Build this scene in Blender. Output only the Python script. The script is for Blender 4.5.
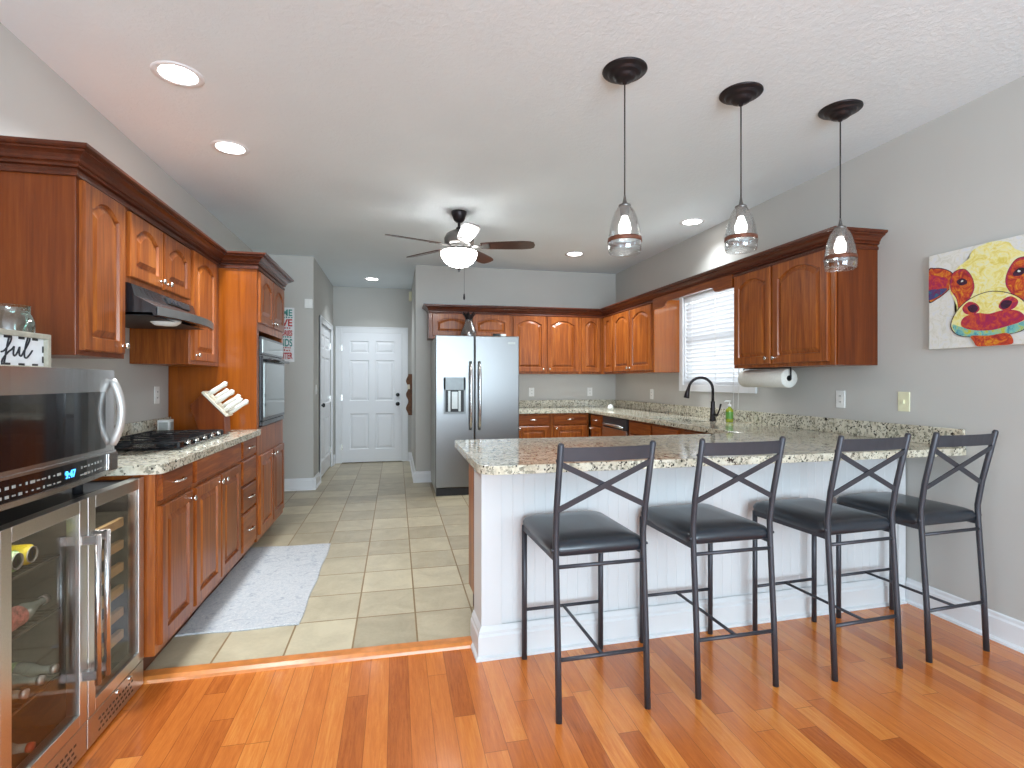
import bpy, bmesh, math, random
from mathutils import Vector, Matrix
R = math.radians
PI = math.pi
random.seed(7)
sc = bpy.context.scene
for o in list(bpy.data.objects): bpy.data.objects.remove(o)
C = sc.collection

# ------------------------------------------------------------------ camera, world, big lights, exposure
cam_d = bpy.data.cameras.new('camera'); cam = bpy.data.objects.new('camera', cam_d); C.objects.link(cam)
cam_d.sensor_width = 36.0; cam_d.lens = 36.0 * 524.27 / 1024; cam_d.shift_y = -3.2 / 1024
cam_d.clip_start = 0.02
cam.location = (0, 0, 1.2867); cam.rotation_euler = (R(90), 0, -0.2175)
sc.camera = cam
sc.view_settings.view_transform = 'Standard'; sc.view_settings.look = 'None'
sc.view_settings.gamma = 1.0; sc.view_settings.use_curve_mapping = False
sc.view_settings.exposure = 0.70
w = bpy.data.worlds.new('world'); sc.world = w; w.use_nodes = True
wb = w.node_tree.nodes['Background']; wb.inputs[0].default_value = (0.93, 0.96, 1.0, 1); wb.inputs[1].default_value = 1.1

def area_light(name, loc, rot, sx, sy, power, col=(1, 1, 1), spread=180):
    d = bpy.data.lights.new(name, 'AREA'); d.shape = 'RECTANGLE'; d.size = sx; d.size_y = sy
    d.energy = power; d.color = col; d.spread = R(spread)
    o = bpy.data.objects.new(name, d); C.objects.link(o); o.location = loc; o.rotation_euler = rot
    return o
# fill lamps added behind viewer, tilted up to brighten the ceiling; sink window daylight
area_light('rear_window_daylight', (0.9, -3.30, 1.45), (R(128), 0, 0), 3.4, 2.2, 250, (0.69, 0.865, 1.0))
area_light('left_window_daylight', (-4.4, -1.4, 1.45), (R(138), 0, R(-90)), 2.0, 2.0, 65, (0.69, 0.865, 1.0))
area_light('sink_window_daylight', (3.16, 4.45, 1.72), (R(90), 0, R(90)), 0.98, 0.95, 8, (0.97, 0.99, 1.0))

# ------------------------------------------------------------------ materials
def S(r, g, b):
    f = lambda c: (c / 255 / 12.92) if c <= 10 else ((c / 255 + 0.055) / 1.055) ** 2.4
    return (f(r), f(g), f(b), 1)
class NT:
    def __init__(s, name):
        m = bpy.data.materials.new(name); m.use_nodes = True; s.m = m; s.t = m.node_tree
        s.b = s.t.nodes['Principled BSDF']; s.out = s.t.nodes['Material Output']
    def n(s, typ, **kw):
        n = s.t.nodes.new(typ)
        for k, v in kw.items():
            if k.startswith('i_'):
                key = k[2:]; key = int(key) if key.isdigit() else key.replace('_', ' ')
                if hasattr(v, 'is_output'): s.t.links.new(v, n.inputs[key])
                else: n.inputs[key].default_value = v
            else: setattr(n, k, v)
        return n
    def l(s, a, b): s.t.links.new(a, b)
    def math(s, op, a, b=None, c=None):
        n = s.t.nodes.new('ShaderNodeMath'); n.operation = op
        for i, v in enumerate((a, b, c)):
            if v is None: continue
            if hasattr(v, 'is_output'): s.l(v, n.inputs[i])
            else: n.inputs[i].default_value = v
        return n.outputs[0]
    def coord(s, scale=(1, 1, 1), loc=(0, 0, 0), rot=(0, 0, 0), geo=False):
        if geo: src = s.n('ShaderNodeNewGeometry').outputs['Position']
        else: src = s.n('ShaderNodeTexCoord').outputs['Object']
        mp = s.n('ShaderNodeMapping'); s.l(src, mp.inputs[0])
        mp.inputs['Scale'].default_value = scale; mp.inputs['Location'].default_value = loc; mp.inputs['Rotation'].default_value = rot
        return mp.outputs[0]
    def noise(s, vec, scale, detail=3, rough=0.5, dist=0):
        n = s.n('ShaderNodeTexNoise'); s.l(vec, n.inputs['Vector']); n.inputs['Scale'].default_value = scale
        n.inputs['Detail'].default_value = detail; n.inputs['Roughness'].default_value = rough; n.inputs['Distortion'].default_value = dist
        return n.outputs[0]
    def ramp(s, fac, stops, interp='LINEAR'):
        n = s.n('ShaderNodeValToRGB'); s.l(fac, n.inputs[0]); cr = n.color_ramp; cr.interpolation = interp
        while len(cr.elements) < len(stops): cr.elements.new(0.5)
        for e, (p, c) in zip(cr.elements, stops): e.position = p; e.color = c
        return n.outputs[0]
    def mix(s, fac, a, b, mode='MIX'):
        n = s.n('ShaderNodeMix', data_type='RGBA', blend_type=mode)
        for k, v in ((0, fac), (6, a), (7, b)):
            if hasattr(v, 'is_output'): s.l(v, n.inputs[k])
            else: n.inputs[k].default_value = v
        return n.outputs[2]
    def bump(s, h, strength=0.3, dist=0.01):
        n = s.n('ShaderNodeBump'); s.l(h, n.inputs['Height']); n.inputs['Strength'].default_value = strength
        n.inputs['Distance'].default_value = dist; s.l(n.outputs[0], s.b.inputs['Normal']); return n
    def col(s, c):
        if hasattr(c, 'is_output'): s.l(c, s.b.inputs['Base Color'])
        else: s.b.inputs['Base Color'].default_value = c
        return s
    def pr(s, rough=0.5, metal=0, coat=0, spec=None, trans=0, emis=None, es=0):
        b = s.b
        b.inputs['Roughness'].default_value = rough; b.inputs['Metallic'].default_value = metal
        b.inputs['Coat Weight'].default_value = coat; b.inputs['Coat Roughness'].default_value = 0.12
        if spec is not None: b.inputs['Specular IOR Level'].default_value = spec
        b.inputs['Transmission Weight'].default_value = trans
        if emis: b.inputs['Emission Color'].default_value = emis; b.inputs['Emission Strength'].default_value = es
        return s
def simple(name, col, rough=0.5, metal=0, coat=0, var=0.04, scale=30, **kw):
    t = NT(name)
    nz = t.noise(t.coord(), scale, 2)
    a = tuple(max(0, c * (1 - var)) for c in col[:3]) + (1,); b = tuple(min(1, c * (1 + var)) for c in col[:3]) + (1,)
    t.col(t.ramp(nz, [(0.3, a), (0.7, b)])); t.pr(rough, metal, coat, **kw)
    return t.m
def cherry(name, lo, mid, hi, grain=(9, 9, 0.55), rough=0.33):
    t = NT(name)
    oi = t.n('ShaderNodeObjectInfo').outputs['Random']
    v = t.coord(scale=grain)
    ad = t.n('ShaderNodeVectorMath', operation='ADD'); t.l(v, ad.inputs[0])
    cx = t.n('ShaderNodeCombineXYZ'); t.l(t.math('MULTIPLY', oi, 37.0), cx.inputs[0]); t.l(t.math('MULTIPLY', oi, 11.0), cx.inputs[2]); t.l(cx.outputs[0], ad.inputs[1])
    nz = t.noise(ad.outputs[0], 2.2, 6, 0.62, 1.2)
    fine = t.noise(ad.outputs[0], 14, 3, 0.6)
    f = t.math('ADD', t.math('MULTIPLY', nz, 0.72), t.math('MULTIPLY', fine, 0.28))
    c = t.ramp(f, [(0.33, lo), (0.5, mid), (0.68, hi)])
    br = t.math('ADD', 0.86, t.math('MULTIPLY', oi, 0.28))
    hs = t.n('ShaderNodeHueSaturation'); t.l(c, hs.inputs['Color']); t.l(br, hs.inputs['Value'])
    t.col(hs.outputs[0]); t.pr(rough, coat=0.2, spec=0.3); t.bump(fine, 0.05, 0.002)
    return t.m
M = {}
M['cherry'] = cherry('cherry_wood', S(108, 50, 18), S(146, 76, 28), S(180, 106, 44))
M['cherry_h'] = cherry('cherry_wood_horizontal', S(106, 49, 18), S(142, 72, 27), S(172, 100, 42), grain=(9, 0.7, 9))
M['cherry_x'] = cherry('cherry_wood_cross', S(106, 49, 18), S(142, 72, 27), S(172, 100, 42), grain=(0.7, 9, 9))
M['cherry_dark'] = cherry('cherry_wood_crown', S(66, 28, 14), S(84, 38, 19), S(104, 50, 25), grain=(5, 0.6, 9), rough=0.3)
M['cherry_panel'] = cherry('cherry_veneer_panel', S(88, 38, 12), S(106, 48, 15), S(124, 62, 22), grain=(7, 7, 0.35), rough=0.3)  # darker copy of the veneer, shade of unlit panels put into the colour
M['cherry_orange'] = cherry('cherry_veneer_orange', S(122, 58, 6), S(142, 70, 8), S(158, 82, 12), grain=(7, 7, 0.35), rough=0.3)  # brighter copy of the same veneer, downlight on the tower side painted in
M['toe'] = simple('toe_kick_brown', S(96, 50, 28), 0.5)
M['brown_side'] = simple('cabinet_dark_recess', S(70, 34, 18), 0.5)

def granite():
    t = NT('speckled_granite'); v = t.coord(geo=True)
    n1 = t.noise(v, 22, 5, 0.65, 0.4)
    base = t.ramp(n1, [(0.30, S(168, 160, 140)), (0.45, S(206, 199, 178)), (0.6, S(222, 217, 200)), (0.75, S(196, 186, 158))])
    vo = t.n('ShaderNodeTexVoronoi'); t.l(v, vo.inputs['Vector']); vo.inputs['Scale'].default_value = 85
    sep = t.n('ShaderNodeSeparateColor'); t.l(vo.outputs['Color'], sep.inputs[0])
    n2 = t.noise(v, 38, 4, 0.7)
    g = t.math('ADD', t.math('MULTIPLY', sep.outputs[0], 0.5), n2)
    grey = t.ramp(g, [(0.86, (0, 0, 0, 1)), (0.93, (1, 1, 1, 1))])
    c = t.mix(grey, base, S(148, 144, 128))
    vo2 = t.n('ShaderNodeTexVoronoi'); t.l(v, vo2.inputs['Vector']); vo2.inputs['Scale'].default_value = 130
    sep2 = t.n('ShaderNodeSeparateColor'); t.l(vo2.outputs['Color'], sep2.inputs[0])
    n3 = t.noise(v, 26, 3, 0.6)
    d = t.math('ADD', t.math('MULTIPLY', sep2.outputs[1], 0.5), n3)
    dark = t.ramp(d, [(0.95, (0, 0, 0, 1)), (1.0, (1, 1, 1, 1))])
    c = t.mix(dark, c, S(48, 42, 38))
    t.col(c); t.pr(0.09, spec=0.55)
    return t.m
M['granite'] = granite()

def wood_floor():
    t = NT('oak_strip_floor'); g = t.n('ShaderNodeNewGeometry').outputs['Position']
    sp = t.n('ShaderNodeSeparateXYZ'); t.l(g, sp.inputs[0]); X, Y = sp.outputs[0], sp.outputs[1]
    xs = t.math('DIVIDE', t.math('ADD', X, 0.03), 0.083); row = t.math('FLOOR', xs)
    wn = t.n('ShaderNodeTexWhiteNoise', noise_dimensions='1D'); t.l(row, wn.inputs['W'])
    ys = t.math('ADD', t.math('DIVIDE', Y, 0.92), t.math('MULTIPLY', wn.outputs[0], 7.3)); brd = t.math('FLOOR', ys)
    cv = t.n('ShaderNodeCombineXYZ'); t.l(row, cv.inputs[0]); t.l(brd, cv.inputs[1])
    w2 = t.n('ShaderNodeTexWhiteNoise', noise_dimensions='2D'); t.l(cv.outputs[0], w2.inputs['Vector'])
    rid = w2.outputs[0]
    gx = t.n('ShaderNodeCombineXYZ')
    t.l(t.math('ADD', t.math('MULTIPLY', X, 22.0), t.math('MULTIPLY', rid, 91.0)), gx.inputs[0])
    t.l(t.math('ADD', t.math('MULTIPLY', Y, 1.5), t.math('MULTIPLY', rid, 53.0)), gx.inputs[1])
    n1 = t.noise(gx.outputs[0], 1.0, 5, 0.6, 1.6); n2 = t.noise(gx.outputs[0], 5.0, 4, 0.65, 0.5)
    ring = t.math('FRACT', t.math('MULTIPLY', n1, 9.0))
    f = t.math('ADD', t.math('ADD', t.math('MULTIPLY', rid, 0.30), t.math('MULTIPLY', n1, 0.30)), t.math('ADD', t.math('MULTIPLY', n2, 0.34), t.math('MULTIPLY', ring, 0.06)))
    c = t.ramp(f, [(0.22, S(146, 70, 26)), (0.42, S(188, 102, 42)), (0.58, S(208, 120, 52)), (0.78, S(228, 152, 76))])
    fx = t.math('ABSOLUTE', t.math('SUBTRACT', t.math('FRACT', xs), 0.5)); fy = t.math('ABSOLUTE', t.math('SUBTRACT', t.math('FRACT', ys), 0.5))
    seam = t.math('MAXIMUM', t.math('GREATER_THAN', fx, 0.487), t.math('GREATER_THAN', fy, 0.4985))
    c2 = t.mix(t.math('MULTIPLY', seam, 0.6), c, S(96, 44, 18))
    t.col(c2); t.pr(0.22, coat=0.35, spec=0.5)
    hh = t.math('SUBTRACT', t.math('MULTIPLY', n2, 0.35), t.math('MULTIPLY', seam, 1.0))
    t.bump(hh, 0.22, 0.0012)
    return t.m
M['oak'] = wood_floor()
M['oak_strip'] = simple('oak_threshold', S(205, 126, 62), 0.3, coat=0.3, var=0.15, scale=20)

def tile_floor():
    t = NT('beige_ceramic_tile'); g = t.n('ShaderNodeNewGeometry').outputs['Position']
    sp = t.n('ShaderNodeSeparateXYZ'); t.l(g, sp.inputs[0])
    xs = t.math('DIVIDE', t.math('ADD', sp.outputs[0], 0.825), 0.3095); ys = t.math('DIVIDE', t.math('SUBTRACT', sp.outputs[1], 2.612), 0.3465)
    cv = t.n('ShaderNodeCombineXYZ'); t.l(t.math('FLOOR', xs), cv.inputs[0]); t.l(t.math('FLOOR', ys), cv.inputs[1])
    w2 = t.n('ShaderNodeTexWhiteNoise', noise_dimensions='2D'); t.l(cv.outputs[0], w2.inputs['Vector'])
    ad = t.n('ShaderNodeVectorMath', operation='MULTIPLY_ADD'); t.l(cv.outputs[0], ad.inputs[0]); ad.inputs[1].default_value = (5.3, 3.1, 0); t.l(g, ad.inputs[2])
    n1 = t.noise(ad.outputs[0], 5, 5, 0.6, 0.6); n2 = t.noise(g, 60, 3, 0.6)
    f = t.math('ADD', t.math('MULTIPLY', w2.outputs[0], 0.30), t.math('ADD', t.math('MULTIPLY', n1, 0.55), t.math('MULTIPLY', n2, 0.15)))
    c = t.ramp(f, [(0.30, S(158, 146, 122)), (0.5, S(178, 166, 140)), (0.7, S(198, 186, 158))])
    fx = t.math('ABSOLUTE', t.math('SUBTRACT', t.math('FRACT', xs), 0.5)); fy = t.math('ABSOLUTE', t.math('SUBTRACT', t.math('FRACT', ys), 0.5))
    gr = t.math('MAXIMUM', t.math('GREATER_THAN', fx, 0.486), t.math('GREATER_THAN', fy, 0.4875))
    t.col(t.mix(gr, c, S(138, 112, 76))); t.pr(0.35, spec=0.5)
    t.bump(t.math('SUBTRACT', t.math('MULTIPLY', n1, 0.2), gr), 0.4, 0.002)
    return t.m
M['tile'] = tile_floor()

def gloss_panel():
    m = cherry('cherry_gloss_panel', S(132, 66, 16), S(152, 80, 20), S(168, 94, 26), grain=(7, 7, 0.35), rough=0.2)
    b = m.node_tree.nodes['Principled BSDF']; b.inputs['Coat Weight'].default_value = 1.0; b.inputs['Coat Roughness'].default_value = 0.08; return m
M['cherry_gloss'] = gloss_panel()
def painted(name, col, bscale=0, bst=0.0, rough=0.75):
    t = NT(name); v = t.coord(geo=True)
    n = t.noise(v, 3, 2); a = tuple(c * 0.975 for c in col[:3]) + (1,)
    t.col(t.ramp(n, [(0.3, a), (0.7, col)])); t.pr(rough, spec=0.25)
    if bscale:
        h = t.ramp(t.noise(v, bscale, 4, 0.6, 0.5), [(0.4, (0, 0, 0, 1)), (0.62, (1, 1, 1, 1))]); t.bump(h, bst, 0.004)
    return t.m
M['wall'] = painted('greige_wall_paint', S(194, 192, 187), 150, 0.04)
M['ceiling'] = painted('stipple_ceiling_paint', S(230, 238, 242), 38, 0.22)
M['white'] = painted('white_trim_paint', S(232, 233, 235), rough=0.4)
M['white_pen'] = painted('white_beadboard_paint', S(214, 215, 216), rough=0.45)
M['door'] = painted('white_door_paint', S(236, 237, 240), rough=0.4)
M['steel'] = simple('brushed_stainless', (0.62, 0.62, 0.62), 0.24, 1.0, var=0.05, scale=200)
M['steel_fridge'] = simple('fridge_stainless', (0.25, 0.25, 0.25), 0.34, 1.0, var=0.05, scale=200)
M['steel_warm'] = simple('brushed_stainless_trim', (0.60, 0.58, 0.55), 0.3, 1.0, var=0.05, scale=200)
M['satin'] = simple('satin_pale_metal', (0.55, 0.55, 0.53), 0.45, 0.5)
M['chrome'] = simple('satin_nickel', (0.75, 0.74, 0.70), 0.22, 1.0)
M['black'] = simple('black_enamel', (0.012, 0.012, 0.014), 0.25, coat=0.3)
M['matte_black'] = simple('matte_black', (0.02, 0.02, 0.022), 0.5)
M['black_glass'] = simple('black_glass', (0.006, 0.006, 0.008), 0.04, coat=1.0)
M['mirror_glass'] = simple('mirrored_oven_glass', (0.30, 0.32, 0.30), 0.05, 1.0)
M['gun'] = simple('gunmetal_powdercoat', S(62, 62, 68), 0.42, 0.35)
M['leather'] = simple('black_vinyl', S(30, 36, 44), 0.33, coat=0.25, var=0.1, scale=60)
M['bronze'] = simple('oil_rubbed_bronze', S(46, 40, 42), 0.35, 0.6)
M['bead'] = simple('cord_black', (0.02, 0.018, 0.018), 0.5)
M['rustband'] = simple('rustic_metal_band', S(110, 66, 48), 0.5, 0.3, var=0.4, scale=40)
M['blade_wood'] = simple('dark_walnut_blade', S(62, 36, 28), 0.3, coat=0.4, var=0.2)
M['blade_silver'] = simple('fan_pewter', S(120, 118, 116), 0.3, 0.8)
M['plate'] = simple('white_plastic', S(235, 235, 232), 0.4)
M['almond'] = simple('almond_plastic', S(228, 224, 190), 0.4)
M['slot'] = simple('dark_slot', S(60, 58, 55), 0.5)
M['paper'] = simple('paper_towel', S(226, 224, 216), 0.9, var=0.03, scale=80)
M['woodlight'] = simple('beech_shelf_front', S(212, 178, 128), 0.5, var=0.1, scale=25)
M['cream'] = simple('cream_paint', S(224, 216, 196), 0.5)
M['knife'] = simple('white_knife_handle', S(232, 228, 218), 0.35)
M['greyframe'] = simple('whitewashed_frame', S(168, 162, 146), 0.7, var=0.15, scale=40)
M['ink'] = simple('black_ink', (0.015, 0.015, 0.02), 0.5)
M['signwhite'] = simple('sign_white', S(236, 236, 238), 0.6)
M['teal'] = simple('teal_ink', S(70, 150, 142), 0.6)
M['redink'] = simple('red_ink', S(190, 52, 52), 0.6)
M['plaque'] = simple('rustic_brown_wood', S(104, 66, 40), 0.6, var=0.3, scale=20)
M['dispenser'] = simple('grey_plastic', S(120, 124, 124), 0.35, 0.3)
M['dispenser_lt'] = simple('light_grey_plastic', S(176, 178, 174), 0.35, 0.3)
def emis(name, col, s):
    t = NT(name); t.col(col); t.pr(0.5, emis=col, es=s); return t.m
M['lens'] = emis('lit_lens', (1, 0.98, 0.95, 1), 9.0)
M['bulb'] = emis('lit_bulb', (1, 0.97, 0.93, 1), 4.0)
M['bowl'] = emis('lit_frosted_bowl', (1, 0.99, 0.96, 1), 18.0)
M['led'] = emis('cooler_led_strip', (0.95, 0.97, 1, 1), 18.0)
M['bluedisp'] = emis('blue_display', (0.05, 0.35, 1.0, 1), 2.5)
def thin_glass(name, tint, base=0.06, edge=0.5, rough=0.02):
    t = NT(name); t.t.nodes.remove(t.b)
    tr = t.n('ShaderNodeBsdfTransparent'); tr.inputs[0].default_value = tint
    gl = t.n('ShaderNodeBsdfGlossy'); gl.inputs['Roughness'].default_value = rough
    lw = t.n('ShaderNodeLayerWeight'); lw.inputs[0].default_value = 0.35
    f = t.math('MINIMUM', t.math('ADD', t.math('MULTIPLY', lw.outputs['Facing'], edge), base), 1.0)
    mx = t.n('ShaderNodeMixShader'); t.l(f, mx.inputs[0]); t.l(tr.outputs[0], mx.inputs[1]); t.l(gl.outputs[0], mx.inputs[2]); t.l(mx.outputs[0], t.out.inputs[0])
    return t.m
M['pglass'] = thin_glass('clear_pendant_glass', (0.93, 0.94, 0.94, 1), 0.08, 0.55)
M['tint'] = thin_glass('tinted_cooler_glass', (0.84, 0.81, 0.77, 1), 0.03, 0.16)
M['wglass'] = thin_glass('window_glass', (0.96, 0.98, 0.98, 1), 0.04, 0.3)
M['jarglass'] = thin_glass('aqua_jar_glass', (0.72, 0.88, 0.84, 1), 0.10, 0.55, 0.05)
M['lampglass'] = thin_glass('smoky_ribbed_glass', (0.55, 0.52, 0.50, 1), 0.22, 0.6, 0.25)
M['liquid'] = simple('green_liquid_soap', S(150, 160, 40), 0.2, coat=0.4)
M['soaplabel'] = simple('green_label', S(96, 150, 60), 0.4)
def slat():
    t = NT('white_blind_slat'); t.col(S(240, 241, 243)); t.pr(0.45)
    tl = t.n('ShaderNodeBsdfTranslucent'); tl.inputs[0].default_value = (0.9, 0.92, 0.95, 1)
    mx = t.n('ShaderNodeMixShader'); mx.inputs[0].default_value = 0.35
    t.l(t.b.outputs[0], mx.inputs[1]); t.l(tl.outputs[0], mx.inputs[2]); t.l(mx.outputs[0], t.out.inputs[0]); return t.m
M['slat'] = slat()
def rugm():
    t = NT('faded_grey_rug'); v = t.coord(geo=True)
    n1 = t.noise(v, 9, 5, 0.6, 2.5); n2 = t.noise(v, 90, 3, 0.7)
    f = t.math('ADD', t.math('MULTIPLY', n1, 0.72), t.math('MULTIPLY', n2, 0.28))
    t.col(t.ramp(f, [(0.38, S(160, 164, 172)), (0.5, S(196, 196, 196)), (0.56, S(172, 176, 182)), (0.66, S(210, 208, 204))])); t.pr(0.95, spec=0.1)
    t.bump(n2, 0.5, 0.004); return t.m
M['rug'] = rugm()
def daub(name, c1, c2, c3, sc_=18):
    t = NT(name); v = t.coord(geo=True); n = t.noise(v, sc_, 5, 0.7, 2.0)
    t.col(t.ramp(n, [(0.35, c1), (0.5, c2), (0.62, c3)])); t.pr(0.6); return t.m
M['canvas'] = daub('painted_canvas_ground', S(206, 204, 192), S(222, 220, 212), S(214, 216, 220))
M['cowyellow'] = daub('pale_yellow_daubs', S(222, 204, 96), S(236, 226, 150), S(230, 228, 192))
M['coworange'] = daub('orange_red_daubs', S(214, 150, 30), S(196, 70, 34), S(150, 34, 40))
M['cowred'] = daub('crimson_daubs', S(206, 92, 44), S(176, 40, 62), S(150, 30, 84))
M['cowteal'] = daub('teal_blue_daubs', S(60, 120, 150), S(120, 190, 180), S(190, 190, 60))
M['cowdark'] = daub('dark_violet_daubs', S(30, 16, 26), S(70, 20, 60), S(40, 20, 30))
M['cowviolet'] = daub('violet_blue_daubs', S(120, 30, 60), S(70, 60, 120), S(40, 120, 130))
M['redcap'] = simple('red_cap', S(200, 60, 40), 0.4)
M['bluecap'] = simple('blue_cap', S(40, 90, 210), 0.4)
M['canal'] = simple('aluminium_can', (0.6, 0.6, 0.62), 0.3, 0.9)
M['bottleglass'] = simple('clear_bottle', S(150, 165, 160), 0.1, coat=0.6)
M['label_y'] = simple('yellow_label', S(220, 200, 40), 0.4)
M['label_g'] = simple('green_white_label', S(170, 210, 150), 0.4, var=0.4, scale=60)
M['label_r'] = simple('red_white_label', S(206, 120, 110), 0.4, var=0.5, scale=70)
M['interior'] = simple('cooler_interior', S(74, 70, 64), 0.5)
M['wire'] = simple('shelf_wire', S(90, 88, 84), 0.4, 0.5)

# ------------------------------------------------------------------ mesh helpers
class MB:
    def __init__(s): s.bm = bmesh.new(); s.mi = 0
    def setm(s, i): s.mi = i; return s
    def face(s, vs, smooth=False):
        try: f = s.bm.faces.new(vs)
        except ValueError: return None
        f.material_index = s.mi; f.smooth = smooth; return f
    def box(s, x0, x1, y0, y1, z0, z1):
        x0, x1 = min(x0, x1), max(x0, x1); y0, y1 = min(y0, y1), max(y0, y1); z0, z1 = min(z0, z1), max(z0, z1)
        v = [s.bm.verts.new((x, y, z)) for z in (z0, z1) for y in (y0, y1) for x in (x0, x1)]
        for q in ((0, 2, 3, 1), (4, 5, 7, 6), (0, 1, 5, 4), (2, 6, 7, 3), (0, 4, 6, 2), (1, 3, 7, 5)): s.face([v[i] for i in q])
        return s
    def obox(s, c, ax, ay, az, hx, hy, hz):
        c = Vector(c); ax, ay, az = Vector(ax).normalized(), Vector(ay).normalized(), Vector(az).normalized()
        v = [s.bm.verts.new(c + ax * (hx * i) + ay * (hy * j) + az * (hz * k)) for k in (-1, 1) for j in (-1, 1) for i in (-1, 1)]
        for q in ((0, 2, 3, 1), (4, 5, 7, 6), (0, 1, 5, 4), (2, 6, 7, 3), (0, 4, 6, 2), (1, 3, 7, 5)): s.face([v[i] for i in q])
        return s
    def prism(s, loop, vec, smooth=False):
        vec = Vector(vec); a = [s.bm.verts.new(Vector(p)) for p in loop]; b = [s.bm.verts.new(Vector(p) + vec) for p in loop]
        n = len(a); s.face(a); s.face(b[::-1])
        for i in range(n): s.face([a[i], b[i], b[(i + 1) % n], a[(i + 1) % n]], smooth)
        return s
    def rings(s, loops, closed=True, smooth=True, cap0=True, cap1=True):
        vs = [[s.bm.verts.new(Vector(p)) for p in l] for l in loops]; n = len(vs[0])
        for a, b in zip(vs, vs[1:]):
            for i in range(n if closed else n - 1): s.face([a[i], a[(i + 1) % n], b[(i + 1) % n], b[i]], smooth)
        if closed and cap0: s.face(vs[0][::-1])
        if closed and cap1: s.face(vs[-1])
        return s
    def tube(s, pts, r, n=8, cap=True, flat=None):
        pts = [Vector(p) for p in pts]; rs = r if isinstance(r, (list, tuple)) else [r] * len(pts)
        loops = []; up = None
        for i, p in enumerate(pts):
            d = (pts[min(i + 1, len(pts) - 1)] - pts[max(i - 1, 0)]).normalized()
            if up is None:
                up = Vector((0, 0, 1)) if abs(d.z) < 0.9 else Vector((1, 0, 0))
                if flat is not None: up = Vector(flat[0])
            a = d.cross(up).normalized(); b = a.cross(d).normalized(); up = b
            k = flat[1] if flat is not None else 1.0
            loops.append([p + a * (math.cos(2 * PI * j / n) * rs[i]) + b * (math.sin(2 * PI * j / n) * rs[i] * k) for j in range(n)])
        return s.rings(loops, True, True, cap, cap)
    def lathe(s, prof, c=(0, 0, 0), n=28, axis='Z', smooth=True, cap0=True, cap1=True):
        c = Vector(c); loops = []
        for r, h in prof:
            r = max(r, 1e-5); L = []
            for j in range(n):
                a = 2 * PI * j / n; x, y = r * math.cos(a), r * math.sin(a)
                L.append(c + (Vector((x, y, h)) if axis == 'Z' else Vector((x, h, y)) if axis == 'Y' else Vector((h, x, y))))
            loops.append(L)
        return s.rings(loops, True, smooth, cap0, cap1)
    def bar(s, p0, p1, w, t, up=(0, 0, 1)):
        p0, p1 = Vector(p0), Vector(p1); d = (p1 - p0); L = d.length; d.normalize(); u = Vector(up); a = d.cross(u).normalized(); b = a.cross(d)
        return s.obox((p0 + p1) / 2, d, a, b, L / 2, t / 2, w / 2)
def rootloc(o):
    v = Vector((0, 0, 0))
    while o is not None: v += o.location; o = o.parent
    return v
def part(name, mb, mats, parent=None, bevel=0.0, world=True, label=None, seg=2, smooth_mod=False):
    bm = mb.bm
    if world and parent is not None: bmesh.ops.translate(bm, verts=bm.verts, vec=-rootloc(parent))
    bmesh.ops.recalc_face_normals(bm, faces=bm.faces)
    me = bpy.data.meshes.new(name); bm.to_mesh(me); bm.free()
    o = bpy.data.objects.new(name, me); C.objects.link(o)
    for m in (mats if isinstance(mats, (list, tuple)) else [mats]): me.materials.append(M[m] if isinstance(m, str) else m)
    if parent is not None: o.parent = parent
    if bevel:
        b = o.modifiers.new('bevel', 'BEVEL'); b.width = bevel; b.segments = seg; b.limit_method = 'ANGLE'; b.angle_limit = R(40)
    if label: o['label'] = label
    return o
def tag(o, label=None, cat=None, group=None, kind=None):
    if label: o['label'] = label
    if cat: o['category'] = cat
    if group: o['group'] = group
    if kind: o['kind'] = kind
    return o
def thing(name, label, cat, loc=(0, 0, 0), rz=0, group=None):
    o = bpy.data.objects.new(name, None); C.objects.link(o); o.location = loc; o.rotation_euler = (0, 0, rz); o.empty_display_size = 0.1
    return tag(o, label, cat, group)
def struct(name, mb, mats, parent=None, bevel=0):
    o = part(name, mb, mats, parent, bevel)
    if parent is None: o['kind'] = 'structure'
    return o
def solo(name, mb, mats, label, cat, bevel=0, group=None, origin=None):
    o = part(name, mb, mats, None, bevel)
    if origin is not None:
        for v in o.data.vertices: v.co -= Vector(origin)
        o.location = origin
    return tag(o, label, cat, group)
def copy_tree(o, parent=None):
    c = o.copy(); C.objects.link(c); c.parent = parent
    for ch in [x for x in bpy.data.objects if x.parent == o]: copy_tree(ch, c)
    return c
def text_mb(txt, size, origin, u, v, depth=0.001, align='LEFT', mb=None, bold=0.0, sx=1.0):
    cu = bpy.data.curves.new('t', 'FONT'); cu.body = txt; cu.size = size; cu.align_x = align; cu.extrude = depth; cu.offset = bold
    ob = bpy.data.objects.new('t', cu); C.objects.link(ob)
    bpy.context.view_layer.update()
    dg = bpy.context.evaluated_depsgraph_get(); me = bpy.data.meshes.new_from_object(ob.evaluated_get(dg))
    mb = mb or MB(); u, v = Vector(u).normalized(), Vector(v).normalized(); n = u.cross(v); o = Vector(origin)
    idx = [mb.bm.verts.new(o + u * (q.co.x * sx) + v * q.co.y + n * q.co.z) for q in me.vertices]
    for p in me.polygons: mb.face([idx[i] for i in p.vertices])
    bpy.data.objects.remove(ob); bpy.data.curves.remove(cu); bpy.data.meshes.remove(me)
    return mb

# ------------------------------------------------------------------ room shell
XL, XR, ZC, YB, ZW = -1.583, 2.95, 2.755, 6.74, -0.015
YT = 2.60     # tile / wood boundary
YH, YD = 6.56, 8.56
struct('floor', MB().box(-4.6, XR + 0.15, -3.5, YT, -0.12, ZW), 'oak')
struct('floor_tile', MB().box(XL - 0.1, XR + 0.15, YT, YD + 0.1, -0.12, 0.0), 'tile')
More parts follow.
